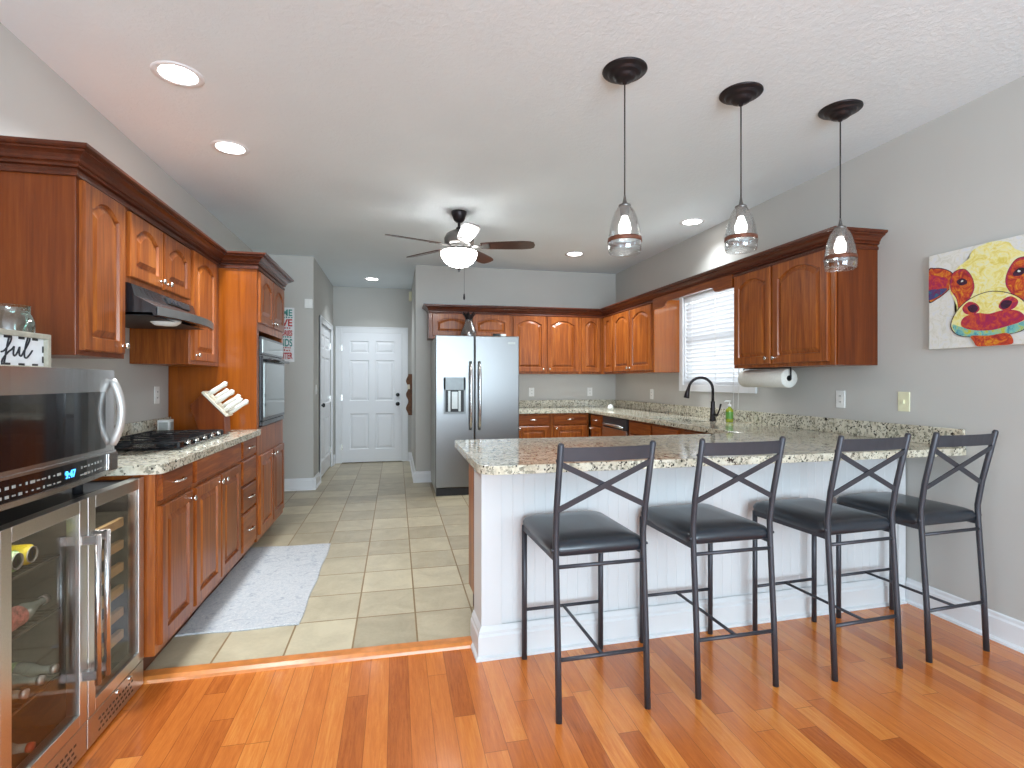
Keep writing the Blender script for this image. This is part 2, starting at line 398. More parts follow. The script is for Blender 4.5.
# threshold strip, sloped
th = MB(); th.prism([(-1.62, 2.535, ZW), (-1.62, 2.54, -0.003), (-1.62, 2.56, 0.006), (-1.62, 2.612, 0.007), (-1.62, 2.625, 0.0), (-1.62, 2.625, ZW)], (1.985, 0, 0))
struct('trim_1', th, 'oak_strip')
struct('ceiling', MB().box(-4.6, XR + 0.15, -3.5, YD + 0.1, ZC, ZC + 0.1), 'ceiling')
struct('wall_left', MB().box(XL - 0.1, XL, 0.4, YH + 0.1, -0.1, ZC), 'wall')
# living room return behind the viewer
rl = MB(); rl.box(-4.6, XL, 0.4, 0.5, -0.1, ZC)
struct('wall_left_return', rl, 'wall')
lw_ = MB(); lw_.box(-4.7, -4.6, -3.5, -2.4, -0.1, ZC); lw_.box(-4.7, -4.6, -0.4, 0.5, -0.1, ZC); lw_.box(-4.7, -4.6, -2.4, -0.4, -0.1, 0.4); lw_.box(-4.7, -4.6, -2.4, -0.4, 2.45, ZC)
struct('wall_far_left', lw_, 'wall')
rw = MB(); rw.box(-4.7, -1.3, -3.6, -3.5, -0.1, ZC); rw.box(2.5, XR + 0.1, -3.6, -3.5, -0.1, ZC); rw.box(-1.3, 2.5, -3.6, -3.5, 2.6, ZC); rw.box(-1.3, 2.5, -3.6, -3.5, -0.1, 0.3)
struct('wall_rear', rw, 'wall')
# right wall with the sink window opening
WY0, WY1, WZ0, WZ1 = 3.92, 4.98, 1.245, 2.16
rt = MB(); rt.box(XR, XR + 0.12, -3.5, WY0, -0.1, ZC); rt.box(XR, XR + 0.12, WY1, YB + 0.1, -0.1, ZC)
rt.box(XR, XR + 0.12, WY0, WY1, -0.1, WZ0); rt.box(XR, XR + 0.12, WY0, WY1, WZ1, ZC)
struct('wall_right', rt, 'wall')
HX = 0.24
bk = MB(); bk.box(HX, XR + 0.12, YB, YB + 0.1, -0.1, ZC); bk.box(HX, HX + 0.1, YB + 0.1, YD + 0.1, -0.1, ZC)
struct('wall_back', bk, 'wall')
HL = -0.955
# block wall facing the viewer + hall left wall (with closet door opening) + hall end wall (door opening)
hw = MB(); hw.box(XL - 0.1, HL, YH, YH + 0.1, -0.1, ZC)
D2a, D2b = 7.09, 8.26
hw.box(HL - 0.1, HL, YH + 0.1, D2a, -0.1, ZC); hw.box(HL - 0.1, HL, D2b, YD + 0.1, -0.1, ZC); hw.box(HL - 0.1, HL, D2a, D2b, 2.05, ZC)
hw.box(HL - 0.16, HL - 0.101, D2a - 0.05, D2b + 0.05, -0.1, 2.2)  # unseen slab behind the closet door, added to block leaking light
struct('wall_hall_left', hw, 'wall')
DX0, DX1 = -0.835, 0.10
he = MB(); he.box(HL, DX0, YD, YD + 0.1, -0.1, ZC); he.box(DX1, HX, YD, YD + 0.1, -0.1, ZC); he.box(DX0, DX1, YD, YD + 0.1, 2.06, ZC)
he.box(DX0 - 0.05, DX1 + 0.05, YD + 0.101, YD + 0.14, -0.1, 2.2)  # backing slab added out of sight, keeps outside light from the door gap
struct('wall_hall_end', he, 'wall')

def baseboard(mb, p0, p1, nx, ny, h=0.14, t=0.015, z0=0.0, shoe=True):
    # profile in (out, z)
    pr = [(0, z0), (0.03 if shoe else t, z0), (0.028 if shoe else t, z0 + 0.012 if shoe else z0 + 0.01), (t, z0 + 0.02), (t, z0 + h - 0.03), (t * 0.6, z0 + h - 0.02), (t * 0.55, z0 + h - 0.006), (t * 0.3, z0 + h), (0, z0 + h)]
    p0, p1 = Vector(p0), Vector(p1)
    mb.prism([(p0.x + nx * a, p0.y + ny * a, z) for a, z in pr], (p1 - p0))
b = MB(); baseboard(b, (XR, -3.5, 0), (XR, 2.52, 0), -1, 0, z0=ZW); struct('baseboard_right', b, 'white')
b = MB(); baseboard(b, (XL, YH, 0), (HL + 0.03, YH, 0), 0, -1); baseboard(b, (HL, YH - 0.03, 0), (HL, D2a - 0.07, 0), 1, 0); baseboard(b, (HL, D2b + 0.07, 0), (HL, YD, 0), 1, 0); struct('baseboard_hall', b, 'white')
b = MB(); baseboard(b, (HL, YD, 0), (DX0 - 0.09, YD, 0), 0, -1); baseboard(b, (DX1 + 0.09, YD, 0), (HX, YD, 0), 0, -1); struct('baseboard_hall_end', b, 'white')
b = MB(); baseboard(b, (HX - 0.03, YB, 0), (0.44, YB, 0), 0, -1); baseboard(b, (HX, YB - 0.03, 0), (HX, YD, 0), -1, 0); struct('baseboard_back', b, 'white')

# six panel doors
def six_panel(name, org, u, n, w_, h_, t=0.035):
    org, u, n = Vector(org), Vector(u), Vector(n); z = Vector((0, 0, 1))
    mb = MB(); bm = mb.bm
    P = lambda a, b_, d: org + u * a + z * b_ + n * d
    st = 0.115; mid = 0.10; pw = (w_ - 2 * st - mid) / 2
    xs = [(st, st + pw), (st + pw + mid, w_ - st)]
    zs = [(0.20, 0.76), (0.96, 1.60), (1.71, 1.90)]
    xb = [0, xs[0][0], xs[0][1], xs[1][0], xs[1][1], w_]; zb = [0] + [q for p in zs for q in p] + [h_]
    for i in range(5):
        for j in range(7):
            if i in (1, 3) and j in (1, 3, 5):
                a0, a1, c0, c1 = xb[i], xb[i + 1], zb[j], zb[j + 1]
                L = [[P(a0 + m, c0 + m, t + d), P(a1 - m, c0 + m, t + d), P(a1 - m, c1 - m, t + d), P(a0 + m, c1 - m, t + d)] for m, d in ((0, 0), (0.012, -0.012), (0.022, -0.012), (0.05, -0.003))]
                mb.rings(L, True, False, False, True)
            else:
                mb.face([bm.verts.new(P(a, c, t)) for a, c in ((xb[i], zb[j]), (xb[i + 1], zb[j]), (xb[i + 1], zb[j + 1]), (xb[i], zb[j + 1]))])
    mb.prism([P(0, 0, 0), P(w_, 0, 0), P(w_, h_, 0), P(0, h_, 0)], n * (t - 0.02))
    bmesh.ops.remove_doubles(bm, verts=bm.verts, dist=1e-5)
    return mb
d1 = struct('door_1', six_panel('door_1', (DX0 + 0.012, YD + 0.02, 0.012), (1, 0, 0), (0, -1, 0), DX1 - DX0 - 0.024, 2.03), 'door')
kn = MB(); kx = DX1 - 0.075
kn.lathe([(0.001, -0.065), (0.022, -0.062), (0.029, -0.048), (0.026, -0.035), (0.011, -0.03), (0.011, -0.012), (0.032, -0.01), (0.033, 0)], (kx, YD - 0.015, 0.92), 18, 'Y'); part('door_knob', kn, 'black', d1)
kn = MB(); kn.lathe([(0.001, -0.03), (0.024, -0.028), (0.03, -0.01), (0.03, 0)], (kx, YD - 0.015, 1.065), 18, 'Y'); part('deadbolt', kn, 'black', d1)
hg = MB()
for z in (0.25, 1.02, 1.80): hg.box(DX0 - 0.004, DX0 + 0.022, YD - 0.019, YD - 0.01, z - 0.045, z + 0.045)
part('hinge', hg, 'chrome', d1)
def casing(mb, along, a0, a1, ztop, fix, out, w_=0.085, t=0.018):
    # along 'x' or 'y': opening a0..a1; fix = wall coordinate; out = +-1 outward direction
    def bx(p, q, z0, z1, tt=t):
        if along == 'x': mb.box(p, q, fix, fix + out * tt, z0, z1)
        else: mb.box(fix, fix + out * tt, p, q, z0, z1)
    bx(a0 - w_, a0 + 0.01, 0, ztop + w_); bx(a1 - 0.01, a1 + w_, 0, ztop + w_); bx(a0 + 0.01, a1 - 0.01, ztop - 0.01, ztop + w_)
    bx(a0 - w_, a0 - w_ + 0.02, 0, ztop + w_, t + 0.006); bx(a1 + w_ - 0.02, a1 + w_, 0, ztop + w_, t + 0.006); bx(a0 - w_ + 0.02, a1 + w_ - 0.02, ztop + w_ - 0.02, ztop + w_, t + 0.006)
c_ = MB(); casing(c_, 'x', DX0, DX1, 2.05, YD, -1); struct('trim_2', c_, 'white', None, 0.003)
c_ = MB(); casing(c_, 'y', D2a, D2b, 2.05, HL, 1, 0.07); struct('trim_3', c_, 'white', None, 0.003)
d2 = struct('door_2', six_panel('door_2', (HL - 0.045, D2a + 0.008, 0.012), (0, 1, 0), (1, 0, 0), D2b - D2a - 0.016, 2.03), 'door')
kn = MB(); kn.lathe([(0.001, 0.068), (0.022, 0.065), (0.029, 0.05), (0.026, 0.037), (0.011, 0.032), (0.011, 0.012), (0.032, 0.01), (0.033, 0)], (HL - 0.012, D2a + 0.075, 0.97), 18, 'X'); part('door_knob', kn, 'black', d2)
hg = MB()
for z in (0.25, 1.02, 1.80): hg.box(HL - 0.012, HL + 0.004, D2b - 0.02, D2b + 0.01, z - 0.045, z + 0.045)
part('hinge', hg, 'chrome', d2)

# sink window
wt = MB(); T0, T1 = WY0 - 0.08, WY1 + 0.07
wt.box(XR - 0.02, XR, T0, WY0, 1.18, WZ1 + 0.08); wt.box(XR - 0.02, XR, WY1, T1, 1.18, WZ1 + 0.08); wt.box(XR - 0.02, XR, WY0, WY1, WZ1, WZ1 + 0.08); wt.box(XR - 0.02, XR, WY0, WY1, 1.18, WZ0)
w1 = struct('window_1', wt, 'white', None, 0.003)
wf = MB()
for a, b2 in ((WY0, WY0 + 0.04), (WY1 - 0.04, WY1)): wf.box(XR + 0.05, XR + 0.09, a, b2, WZ0, WZ1)
for z in (WZ0, (WZ0 + WZ1) / 2 - 0.02, WZ1 - 0.04): wf.box(XR + 0.05, XR + 0.09, WY0, WY1, z, z + 0.04)
part('window_sash', wf, 'white', w1)
part('glass_pane', MB().box(XR + 0.066, XR + 0.070, WY0 + 0.03, WY1 - 0.03, WZ0 + 0.03, WZ1 - 0.03), 'wglass', w1)
jb = MB(); jb.box(XR, XR + 0.12, WY0 - 0.001, WY0 + 0.012, WZ0, WZ1); jb.box(XR, XR + 0.12, WY1 - 0.012, WY1 + 0.001, WZ0, WZ1); jb.box(XR, XR + 0.12, WY0, WY1, WZ1 - 0.012, WZ1 + 0.001); jb.box(XR, XR + 0.12, WY0, WY1, WZ0 - 0.001, WZ0 + 0.012)
part('window_jamb', jb, 'white', w1)
bl = thing('window_blind', 'white horizontal slat blind lowered over the sink window', 'blind', (XR + 0.02, 4.45, WZ0))
part('headrail', MB().box(XR - 0.005, XR + 0.045, WY0 + 0.015, WY1 - 0.015, WZ1 - 0.065, WZ1 - 0.012), 'slat', bl, 0.003)
sl = MB(); ns = 21; z = WZ0 + 0.06
while z < WZ1 - 0.07:
    L = []
    for y in (WY0 + 0.018, WY1 - 0.018):
        loop = []
        for k in range(7):
            a = -1 + 2 * k / 6; dx = 0.024 * a; bow = 0.003 * (1 - a * a)
            ang = R(-62); loop.append((XR + 0.020 + dx * math.cos(ang) - bow * math.sin(ang), y, z + dx * math.sin(ang) + bow * math.cos(ang)))
        for k in range(6, -1, -1):
            a = -1 + 2 * k / 6; dx = 0.024 * a; bow = 0.003 * (1 - a * a) - 0.0015
            ang = R(-62); loop.append((XR + 0.020 + dx * math.cos(ang) - bow * math.sin(ang), y, z + dx * math.sin(ang) + bow * math.cos(ang)))
        L.append(loop)
    sl.rings(L, True, False); z += 0.0415
part('slats', sl, 'slat', bl)
part('bottom_rail', MB().box(XR - 0.005, XR + 0.04, WY0 + 0.018, WY1 - 0.018, WZ0 + 0.014, WZ0 + 0.034), 'slat', bl, 0.003)
cd = MB()
for y in (WY0 + 0.16, WY0 + 0.5, WY1 - 0.16): cd.tube([(XR - 0.006, y, WZ0 + 0.03), (XR - 0.006, y, WZ1 - 0.03)], 0.0015, 5)
for y in (4.05, 4.12): cd.tube([(XR - 0.03, y, 1.04), (XR - 0.024, y, 1.3), (XR - 0.008, y, WZ1 - 0.04)], 0.0022, 5)
part('cord', cd, 'plate', bl)

# ------------------------------------------------------------------ cabinet doors
def arch_loop(w_, h_, sx, sb, stp, rise, m, N=14):
    x0, x1, y0 = sx + m, w_ - sx - m, sb + m
    spring = h_ - stp - rise - m
    pts = [(x0, y0), (x1, y0), (x1, spring)]
    for k in range(1, N):
        u = 1 - 2 * k / N; a = abs(u) / 0.88
        s_ = 0 if a >= 1 else math.cos(a * PI / 2) ** 0.75
        pts.append(((x0 + x1) / 2 + u * (x1 - x0) / 2, spring + rise * s_))
    pts.append((x0, spring)); return pts
def door_mb(org, u, n, w_, h_, rise=0.045, t=0.02, flat=False):
    org, u, n = Vector(org), Vector(u), Vector(n); z = Vector((0, 0, 1)); N = 14
    P = lambda p, d: org + u * p[0] + z * p[1] + n * d
    def rect(m):
        L = [(m, m), (w_ - m, m), (w_ - m, h_ - m)]
        for k in range(1, N): L.append((w_ - m - (w_ - 2 * m) * k / N, h_ - m))
        L.append((m, h_ - m)); return L
    mb = MB(); sx = min(0.055, w_ * 0.2); sb = min(0.055, h_ * 0.22)
    loops = [[P(p, 0) for p in rect(0)], [P(p, t - 0.005) for p in rect(0)], [P(p, t) for p in rect(0.005)]]
    if flat:
        mb.rings(loops, True, False); return mb
    for m, d in ((0, 0), (0.005, -0.012), (0.013, -0.012), (0.036, -0.001)):
        loops.append([P(p, t + d) for p in arch_loop(w_, h_, sx, sb, sx * 0.9, rise, m, N)])
    mb.rings(loops, True, False)
    return mb
def knob(parent, pos, n, r=0.014):
    n = Vector(n); pos = Vector(pos); k = MB()
    k.tube([pos, pos + n * 0.004, pos + n * 0.012, pos + n * 0.014, pos + n * 0.024, pos + n * 0.028], [0.009, 0.006, 0.005, r * 0.8, r, r * 0.5], 12)
    return part('knob', k, 'chrome', parent)
def pull(parent, pos, u, n, L=0.10):
    u, n, pos = Vector(u), Vector(n), Vector(pos); k = MB(); pts = []
    for i in range(9):
        a = -1 + i / 4; pts.append(pos + u * (a * L / 2) + n * (0.026 * (1 - a ** 4)) + Vector((0, 0, 0.004 * (1 - a * a))))
    k.tube(pts, [0.007, 0.0055, 0.005, 0.0055, 0.006, 0.0055, 0.005, 0.0055, 0.007], 8)
    return part('handle', k, 'chrome', parent)
def door(parent, org, u, n, w_, h_, rise=0.045, kn_=None, flat=False, name='door', mat='cherry'):
    o = part(name, door_mb(org, u, n, w_, h_, rise, 0.02, flat), mat, parent)
    org, u, n = Vector(org), Vector(u), Vector(n)
    if kn_ == 'pull': pull(o, org + u * (w_ / 2) + Vector((0, 0, h_ / 2)) + n * 0.018, u, n)
    elif kn_: knob(o, org + u * kn_[0] + Vector((0, 0, kn_[1])) + n * 0.019, n)
    return o

# ---- left wall cabinets  (faces at X=-1.255, doors to -1.235)
LF = -1.255; gU = 'left wall cabinets'
NX = (1, 0, 0); UY = (0, 1, 0)
ca = thing('wall_cabinet', 'tall cherry wall cabinet above the microwave, nearest in the left row, wide side panel showing', 'cabinet', (XL, 2.62, 1.39))
part('body', MB().box(XL + 0.002, LF, 2.43, 2.815, 1.39, 2.14), 'cherry_panel', ca, 0.002)
door(ca, (LF, 2.455, 1.412), UY, NX, 0.33, 0.69, 0.045, (0.302, 0.035))
cb = thing('hood_cabinet', 'short two-door cherry wall cabinet directly over the black range hood', 'cabinet', (XL, 3.2, 1.755))
part('body', MB().box(XL + 0.002, LF, 2.817, 3.606, 1.757, 2.14), 'cherry', cb, 0.002)
door(cb, (LF, 2.835, 1.785), UY, NX, 0.355, 0.31, 0.045, (0.325, 0.035)); door(cb, (LF, 3.215, 1.785), UY, NX, 0.365, 0.31, 0.045, (0.035, 0.035))
cdm = thing('wall_cabinet', 'narrow tall cherry wall cabinet between the range hood and the oven tower', 'cabinet', (XL, 3.88, 1.39))
part('body', MB().box(XL + 0.002, LF, 3.608, 4.163, 1.39, 2.14), 'cherry', cdm, 0.002)
door(cdm, (LF, 3.64, 1.415), UY, NX, 0.42, 0.69, 0.045, (0.035, 0.035))

# ---- crown mouldings
def crown(name, path, label, zb=2.105):
    prof = [(0.0, 0), (0.014, 0), (0.016, 0.010), (0.014, 0.020), (0.006, 0.023), (0.006, 0.030), (0.020, 0.034), (0.023, 0.042), (0.020, 0.048), (0.028, 0.052), (0.032, 0.062), (0.042, 0.073), (0.056, 0.080), (0.062, 0.082), (0.062, 0.089), (0.072, 0.091), (0.079, 0.097), (0.080, 0.108), (0.0, 0.108)]
    pts = [Vector(p) for p in path]; loops = []
    def out(d): return Vector((d.y, -d.x))
    for i, p in enumerate(pts):
        ds = []
        if i > 0: ds.append((pts[i] - pts[i - 1]).normalized())
        if i < len(pts) - 1: ds.append((pts[i + 1] - pts[i]).normalized())
        if len(ds) == 1: o_ = out(ds[0])
        else:
            a, b_ = out(ds[0]), out(ds[1]); o_ = (a + b_) / (1 + a.dot(b_))
        loops.append([(p.x + o_.x * a, p.y + o_.y * a, zb + z) for a, z in prof])
    mb = MB(); mb.rings(loops, True, False)
    return solo(name, mb, 'cherry_dark', label, 'moulding', origin=(path[1][0], path[1][1], zb))
crown('crown_molding', [(XL + 0.003, 2.428), (LF, 2.428), (LF, 4.163), (-1.0, 4.163), (-1.0, 5.075), (XL + 0.003, 5.075)], 'dark cherry crown moulding running along the left cabinets and stepping around the oven tower')
BF, RF = 6.42, 2.64
crown('crown_molding', [(0.40, YB - 0.003), (0.40, BF), (RF, BF), (RF, 2.722), (XR - 0.003, 2.722)], 'dark cherry crown moulding along the back and right cabinets and across the sink window')

# ---- oven tower
tw = thing('oven_cabinet', 'tall cherry oven tower housing the wall oven with broad orange side panel', 'cabinet', (-1.29, 4.62, 0))
TY0, TY1, TF = 4.165, 5.072, -1.0
tb = MB(); tb.box(XL + 0.002, TF, TY0, TY0 + 0.02, 0.10, 2.14)
part('side_panel', tb, 'cherry_orange', tw, 0.001)
tb = MB(); tb.box(XL + 0.002, TF, TY1 - 0.02, TY1, 0.10, 2.14); tb.box(XL + 0.002, TF, TY0 + 0.02, TY1 - 0.02, 1.66, 2.14)
tb.box(XL + 0.002, TF, TY0 + 0.02, TY1 - 0.02, 0.10, 0.935); tb.box(XL + 0.002, XL + 0.02, TY0 + 0.02, TY1 - 0.02, 0.9, 1.68)
tb.box(TF - 0.02, TF, TY0 + 0.02, TY0 + 0.06, 0.93, 1.67); tb.box(TF - 0.02, TF, TY1 - 0.06, TY1 - 0.02, 0.93, 1.67)
part('body', tb, 'cherry', tw, 0.001)
part('toe_kick', MB().box(XL + 0.002, -1.10, TY0, TY1, 0, 0.102), 'toe', tw)
door(tw, (TF, 4.20, 1.72), UY, NX, 0.41, 0.375, 0.045, (0.375, 0.03)); door(tw, (TF, 4.63, 1.72), UY, NX, 0.41, 0.375, 0.045, (0.035, 0.03))
door(tw, (TF, 4.20, 0.145), UY, NX, 0.41, 0.585, 0.0, (0.375, 0.55)); door(tw, (TF, 4.63, 0.145), UY, NX, 0.41, 0.585, 0.0, (0.035, 0.55))
ov = thing('wall_oven', 'black built-in wall oven with mirrored glass door in the cherry tower', 'oven', (-1.2, 4.62, 0.94))
oy0, oy1 = TY0 + 0.065, TY1 - 0.065
part('oven_body', MB().box(XL + 0.03, TF + 0.004, oy0, oy1, 0.945, 1.62), 'black', ov, 0.002)
part('control_panel', MB().box(TF + 0.004, TF + 0.018, oy0, oy1, 1.485, 1.62), 'black', ov, 0.002)
part('display', MB().box(TF + 0.018, TF + 0.021, oy0 + 0.03, oy1 - 0.03, 1.50, 1.60), 'mirror_glass', ov)
od = part('oven_door', MB().box(TF + 0.004, TF + 0.028, oy0, oy1, 0.985, 1.475), 'black', ov, 0.003)
part('glass_pane', MB().box(TF + 0.028, TF + 0.030, oy0 + 0.03, oy1 - 0.03, 1.01, 1.42), 'mirror_glass', od)
hb = MB(); hb.tube([(TF + 0.065, oy0 + 0.03, 1.445), (TF + 0.065, oy1 - 0.03, 1.445)], 0.011, 10)
for y in (oy0 + 0.07, oy1 - 0.07): hb.tube([(TF + 0.025, y, 1.445), (TF + 0.065, y, 1.445)], 0.008, 8)
part('handle', hb, 'black', od)
part('bottom_vent', MB().box(TF + 0.004, TF + 0.024, oy0, oy1, 0.947, 0.98), 'black', ov, 0.002)

# ---- range hood
hd = thing('range_hood', 'black under-cabinet range hood with bowed front lip over the cooktop', 'range hood', (XL, 3.21, 1.63))
hy0, hy1 = 2.822, 3.604
def bow(y, d=0.055): a = (y - (hy0 + hy1) / 2) / ((hy1 - hy0) / 2); return d * (1 - a * a)
L = []
for k in range(17):
    y = hy0 + (hy1 - hy0) * k / 16; b_ = bow(y)
    L.append([(XL + 0.003, y, 1.605), (XL + 0.003, y, 1.755), (-1.245, y, 1.755), (-1.23, y, 1.75), (-1.215 + b_ * 0.2, y, 1.695), (-1.125 + b_, y, 1.645), (-1.12 + b_, y, 1.60), (-1.135 + b_, y, 1.60), (-1.14 + b_, y, 1.615), (XL + 0.02, y, 1.615)])
hm = MB(); hm.rings(L, True, False); part('hood_shell', hm, 'black', hd)
part('filter', MB().box(XL + 0.03, -1.16, hy0 + 0.02, hy1 - 0.02, 1.6025, 1.6045), 'matte_black', hd)
lp = MB(); L = []
for k in range(17):
    y = hy0 + (hy1 - hy0) * k / 16; b_ = bow(y); L.append([(-1.118 + b_, y, 1.602), (-1.118 + b_, y, 1.642), (-1.114 + b_, y, 1.642), (-1.114 + b_, y, 1.602)])
lp.rings(L, True, False); part('front_lip', lp, 'dispenser', hd)
cpn = MB(); cpn.obox((-1.212, 3.33, 1.722), (0.26, 0, -0.96), (0, 1, 0), (0.96, 0, 0.26), 0.018, 0.16, 0.003); part('switch_panel', cpn, 'matte_black', hd)
sw = MB()
for y in (3.22, 3.27, 3.32): sw.obox((-1.207, y, 1.722), (0.26, 0, -0.96), (0, 1, 0), (0.96, 0, 0.26), 0.010, 0.017, 0.003)
part('switch', sw, 'gun', hd)
lg = MB(); lg.lathe([(0.0001, -0.03), (0.05, -0.027), (0.07, -0.012), (0.075, 0)], (-1.22, 3.18, 1.613), 16); part('lamp_lens', lg, 'plate', hd)

# ---- left base cabinets
BL = -1.015; gap = 0.0
def base_unit(label, y0, y1, near=False):
    t = thing('base_cabinet', label, 'cabinet', (-1.3, (y0 + y1) / 2, 0))
    part('body', MB().box(XL + 0.002, BL, y0, y1, 0.10, 0.888), 'cherry', t, 0.0015)
    part('toe_kick', MB().box(XL + 0.002, -1.09, y0 + (0.0), y1, 0.0, 0.102), 'toe', t)
    return t
b1 = base_unit('cherry base cabinet with one door and one drawer beside the wine cooler', 2.535, 2.938)
door(b1, (BL, 2.562, 0.765), UY, NX, 0.35, 0.115, 0, 'pull', True, 'drawer', 'cherry_h'); door(b1, (BL, 2.562, 0.135), UY, NX, 0.36, 0.605, 0.0, (0.325, 0.57))
b2 = base_unit('two-door cherry base cabinet under the gas cooktop', 2.94, 3.773)
door(b2, (BL, 2.962, 0.765), UY, NX, 0.79, 0.115, 0, None, True, 'false_drawer', 'cherry_h')
door(b2, (BL, 2.962, 0.135), UY, NX, 0.385, 0.605, 0.0, (0.35, 0.57)); door(b2, (BL, 3.365, 0.135), UY, NX, 0.385, 0.605, 0.0, (0.035, 0.57))
b3 = base_unit('cherry base cabinet with a stack of four drawers beside the oven tower', 3.775, 4.162)
for z0, z1, hp in ((0.765, 0.88, 'pull'), (0.585, 0.745, None), (0.40, 0.565, 'pull'), (0.135, 0.38, 'pull')):
    door(b3, (BL, 3.80, z0), UY, NX, 0.335, z1 - z0, 0, hp, True, 'drawer', 'cherry_h')

def slab_mb(outline, z0, z1, hole=None):
    mb = MB(); bm = mb.bm; ed = []
    for L in [outline] + ([hole] if hole else []):
        vs = [bm.verts.new((x, y, z1)) for x, y in L]
        for i in range(len(vs)): ed.append(bm.edges.new((vs[i], vs[(i + 1) % len(vs)])))
    r = bmesh.ops.triangle_fill(bm, use_beauty=True, use_dissolve=False, edges=ed)
    fs = [g for g in r['geom'] if isinstance(g, bmesh.types.BMFace)]
    ex = bmesh.ops.extrude_face_region(bm, geom=fs)
    nv = [g for g in ex['geom'] if isinstance(g, bmesh.types.BMVert)]
    bmesh.ops.translate(bm, verts=nv, vec=(0, 0, z0 - z1))
    return mb
def arc(cx, cy, r, a0, a1, n=6): return [(cx + r * math.cos(R(a0 + (a1 - a0) * i / n)), cy + r * math.sin(R(a0 + (a1 - a0) * i / n))) for i in range(n + 1)]
ct = thing('granite_countertop', 'speckled cream granite countertop on the left base cabinets, under the cooktop', 'countertop', (-1.28, 3.3, 0.89))
part('slab', slab_mb([(XL + 0.003, 2.49)] + arc(-1.01, 2.53, 0.04, -90, 0) + [(-0.97, 4.163), (XL + 0.003, 4.163)], 0.89, 0.93), 'granite', ct, 0.006)
part('backsplash', MB().box(XL + 0.002, XL + 0.022, 2.49, 4.162, 0.93, 1.032), 'granite', ct, 0.003)

# ---- cooktop
ck = thing('gas_cooktop', 'black gas cooktop with cast iron grates set in the left granite counter', 'cooktop', (-1.28, 3.38, 0.93))
part('cooktop_pan', MB().box(-1.53, -1.075, 3.0, 3.78, 0.931, 0.944), 'black_glass', ck, 0.004)
for i, (x, y) in enumerate([(-1.41, 3.14), (-1.41, 3.60), (-1.2, 3.14), (-1.2, 3.60), (-1.31, 3.37)]):
    bnr = MB(); bnr.lathe([(0.05, 0), (0.05, 0.008), (0.036, 0.012), (0.036, 0.018), (0.001, 0.02)], (x, y, 0.943), 20); part('burner', bnr, 'matte_black', ck)
for x0, x1, y0, y1 in ((-1.51, -1.10, 3.02, 3.26), (-1.51, -1.10, 3.265, 3.475), (-1.51, -1.10, 3.48, 3.72)):
    g = MB(); zt = 0.968
    for y in (y0, y1): g.bar((x0, y, zt), (x1, y, zt), 0.008, 0.008)
    for x in (x0, x1, (x0 + x1) / 2): g.bar((x, y0, zt), (x, y1, zt), 0.008, 0.008)
    g.bar((x0, (y0 + y1) / 2, zt), (x1, (y0 + y1) / 2, zt), 0.008, 0.008)
    for x in (x0, x1):
        for y in (y0, y1): g.bar((x, y, 0.942), (x, y, zt), 0.012, 0.012, (1, 0, 0))
    part('grate', g, 'matte_black', ck, 0.002)
for k in range(5):
    kb = MB(); kb.lathe([(0.017, 0), (0.015, 0.02), (0.001, 0.022)], (-1.10 - 0.05 * 0, 3.14 + 0.0 + k * 0.125, 0.943), 14)
    kb.box(-1.104, -1.096, 3.14 + k * 0.125 - 0.012, 3.14 + k * 0.125 + 0.012, 0.963, 0.972)
    part('control_knob', kb, 'chrome' if k > 0 else 'chrome', ck)

# ---- left things
tb = MB(); tb.box(-1.52, -1.45, 3.835, 3.905, 0.931, 1.03)
tb.setm(1).box(-1.512, -1.458, 3.832, 3.836, 0.945, 1.015); tb.box(-1.449, -1.446, 3.843, 3.897, 0.945, 1.015)
solo('canister', tb, ['plate', 'dispenser_lt'], 'small square white patterned canister behind the cooktop near the oven tower', 'canister', 0.004, origin=(-1.485, 3.87, 0.931))
# knife block: slanted wooden block, cream lip, white handles
kbk = thing('knife_block', 'slanted wooden knife block full of white-handled knives against the oven tower', 'knife block', (-1.24, 3.98, 0.931))
km = MB(); ky0, ky1 = 3.92, 4.04
# profile in X-Z : leaning so that slot face points up and right
km.prism([(-1.30, ky0, 0.931), (-1.14, ky0, 0.931), (-1.145, ky0, 1.045), (-1.285, ky0, 1.195), (-1.36, ky0, 1.12)], (0, ky1 - ky0, 0)); part('block', km, 'cherry_panel', kbk, 0.003)
tl = MB(); a = Vector((-1.285, 0, 1.20)); b_ = Vector((-1.14, 0, 1.045)); d = (b_ - a).normalized(); nn = Vector((-d.z, 0, d.x)) if d.x * 1 > 0 else Vector((d.z, 0, -d.x))
nn = Vector((0.7, 0, 0.66)).normalized()
tl.obox(((a + b_) / 2 + nn * 0.008 + Vector((0, 3.98, 0))), d, (0, 1, 0), nn, (b_ - a).length / 2 + 0.008, 0.062, 0.008); part('slot_plate', tl, 'cream', kbk, 0.002)
kdir = Vector((0.82, 0, 0.57)).normalized()
for i, (s_, yy, ln) in enumerate([(0.12, 3.95, 0.125), (0.30, 4.01, 0.09), (0.46, 3.95, 0.12), (0.66, 4.01, 0.115), (0.82, 3.95, 0.12), (0.95, 3.99, 0.13)]):
    p = a + (b_ - a) * s_ + Vector((0, yy, 0)) + nn * 0.014
    hk = MB(); hk.tube([p, p + kdir * ln * 0.35, p + kdir * ln * 0.8, p + kdir * ln * 1.08, p + kdir * ln * 1.15 + Vector((0.003, 0, -0.006))], [0.014, 0.018, 0.015, 0.019, 0.010], 10, flat=((0, 1, 0), 0.75))
    part('knife_handle', hk, 'knife', kbk)
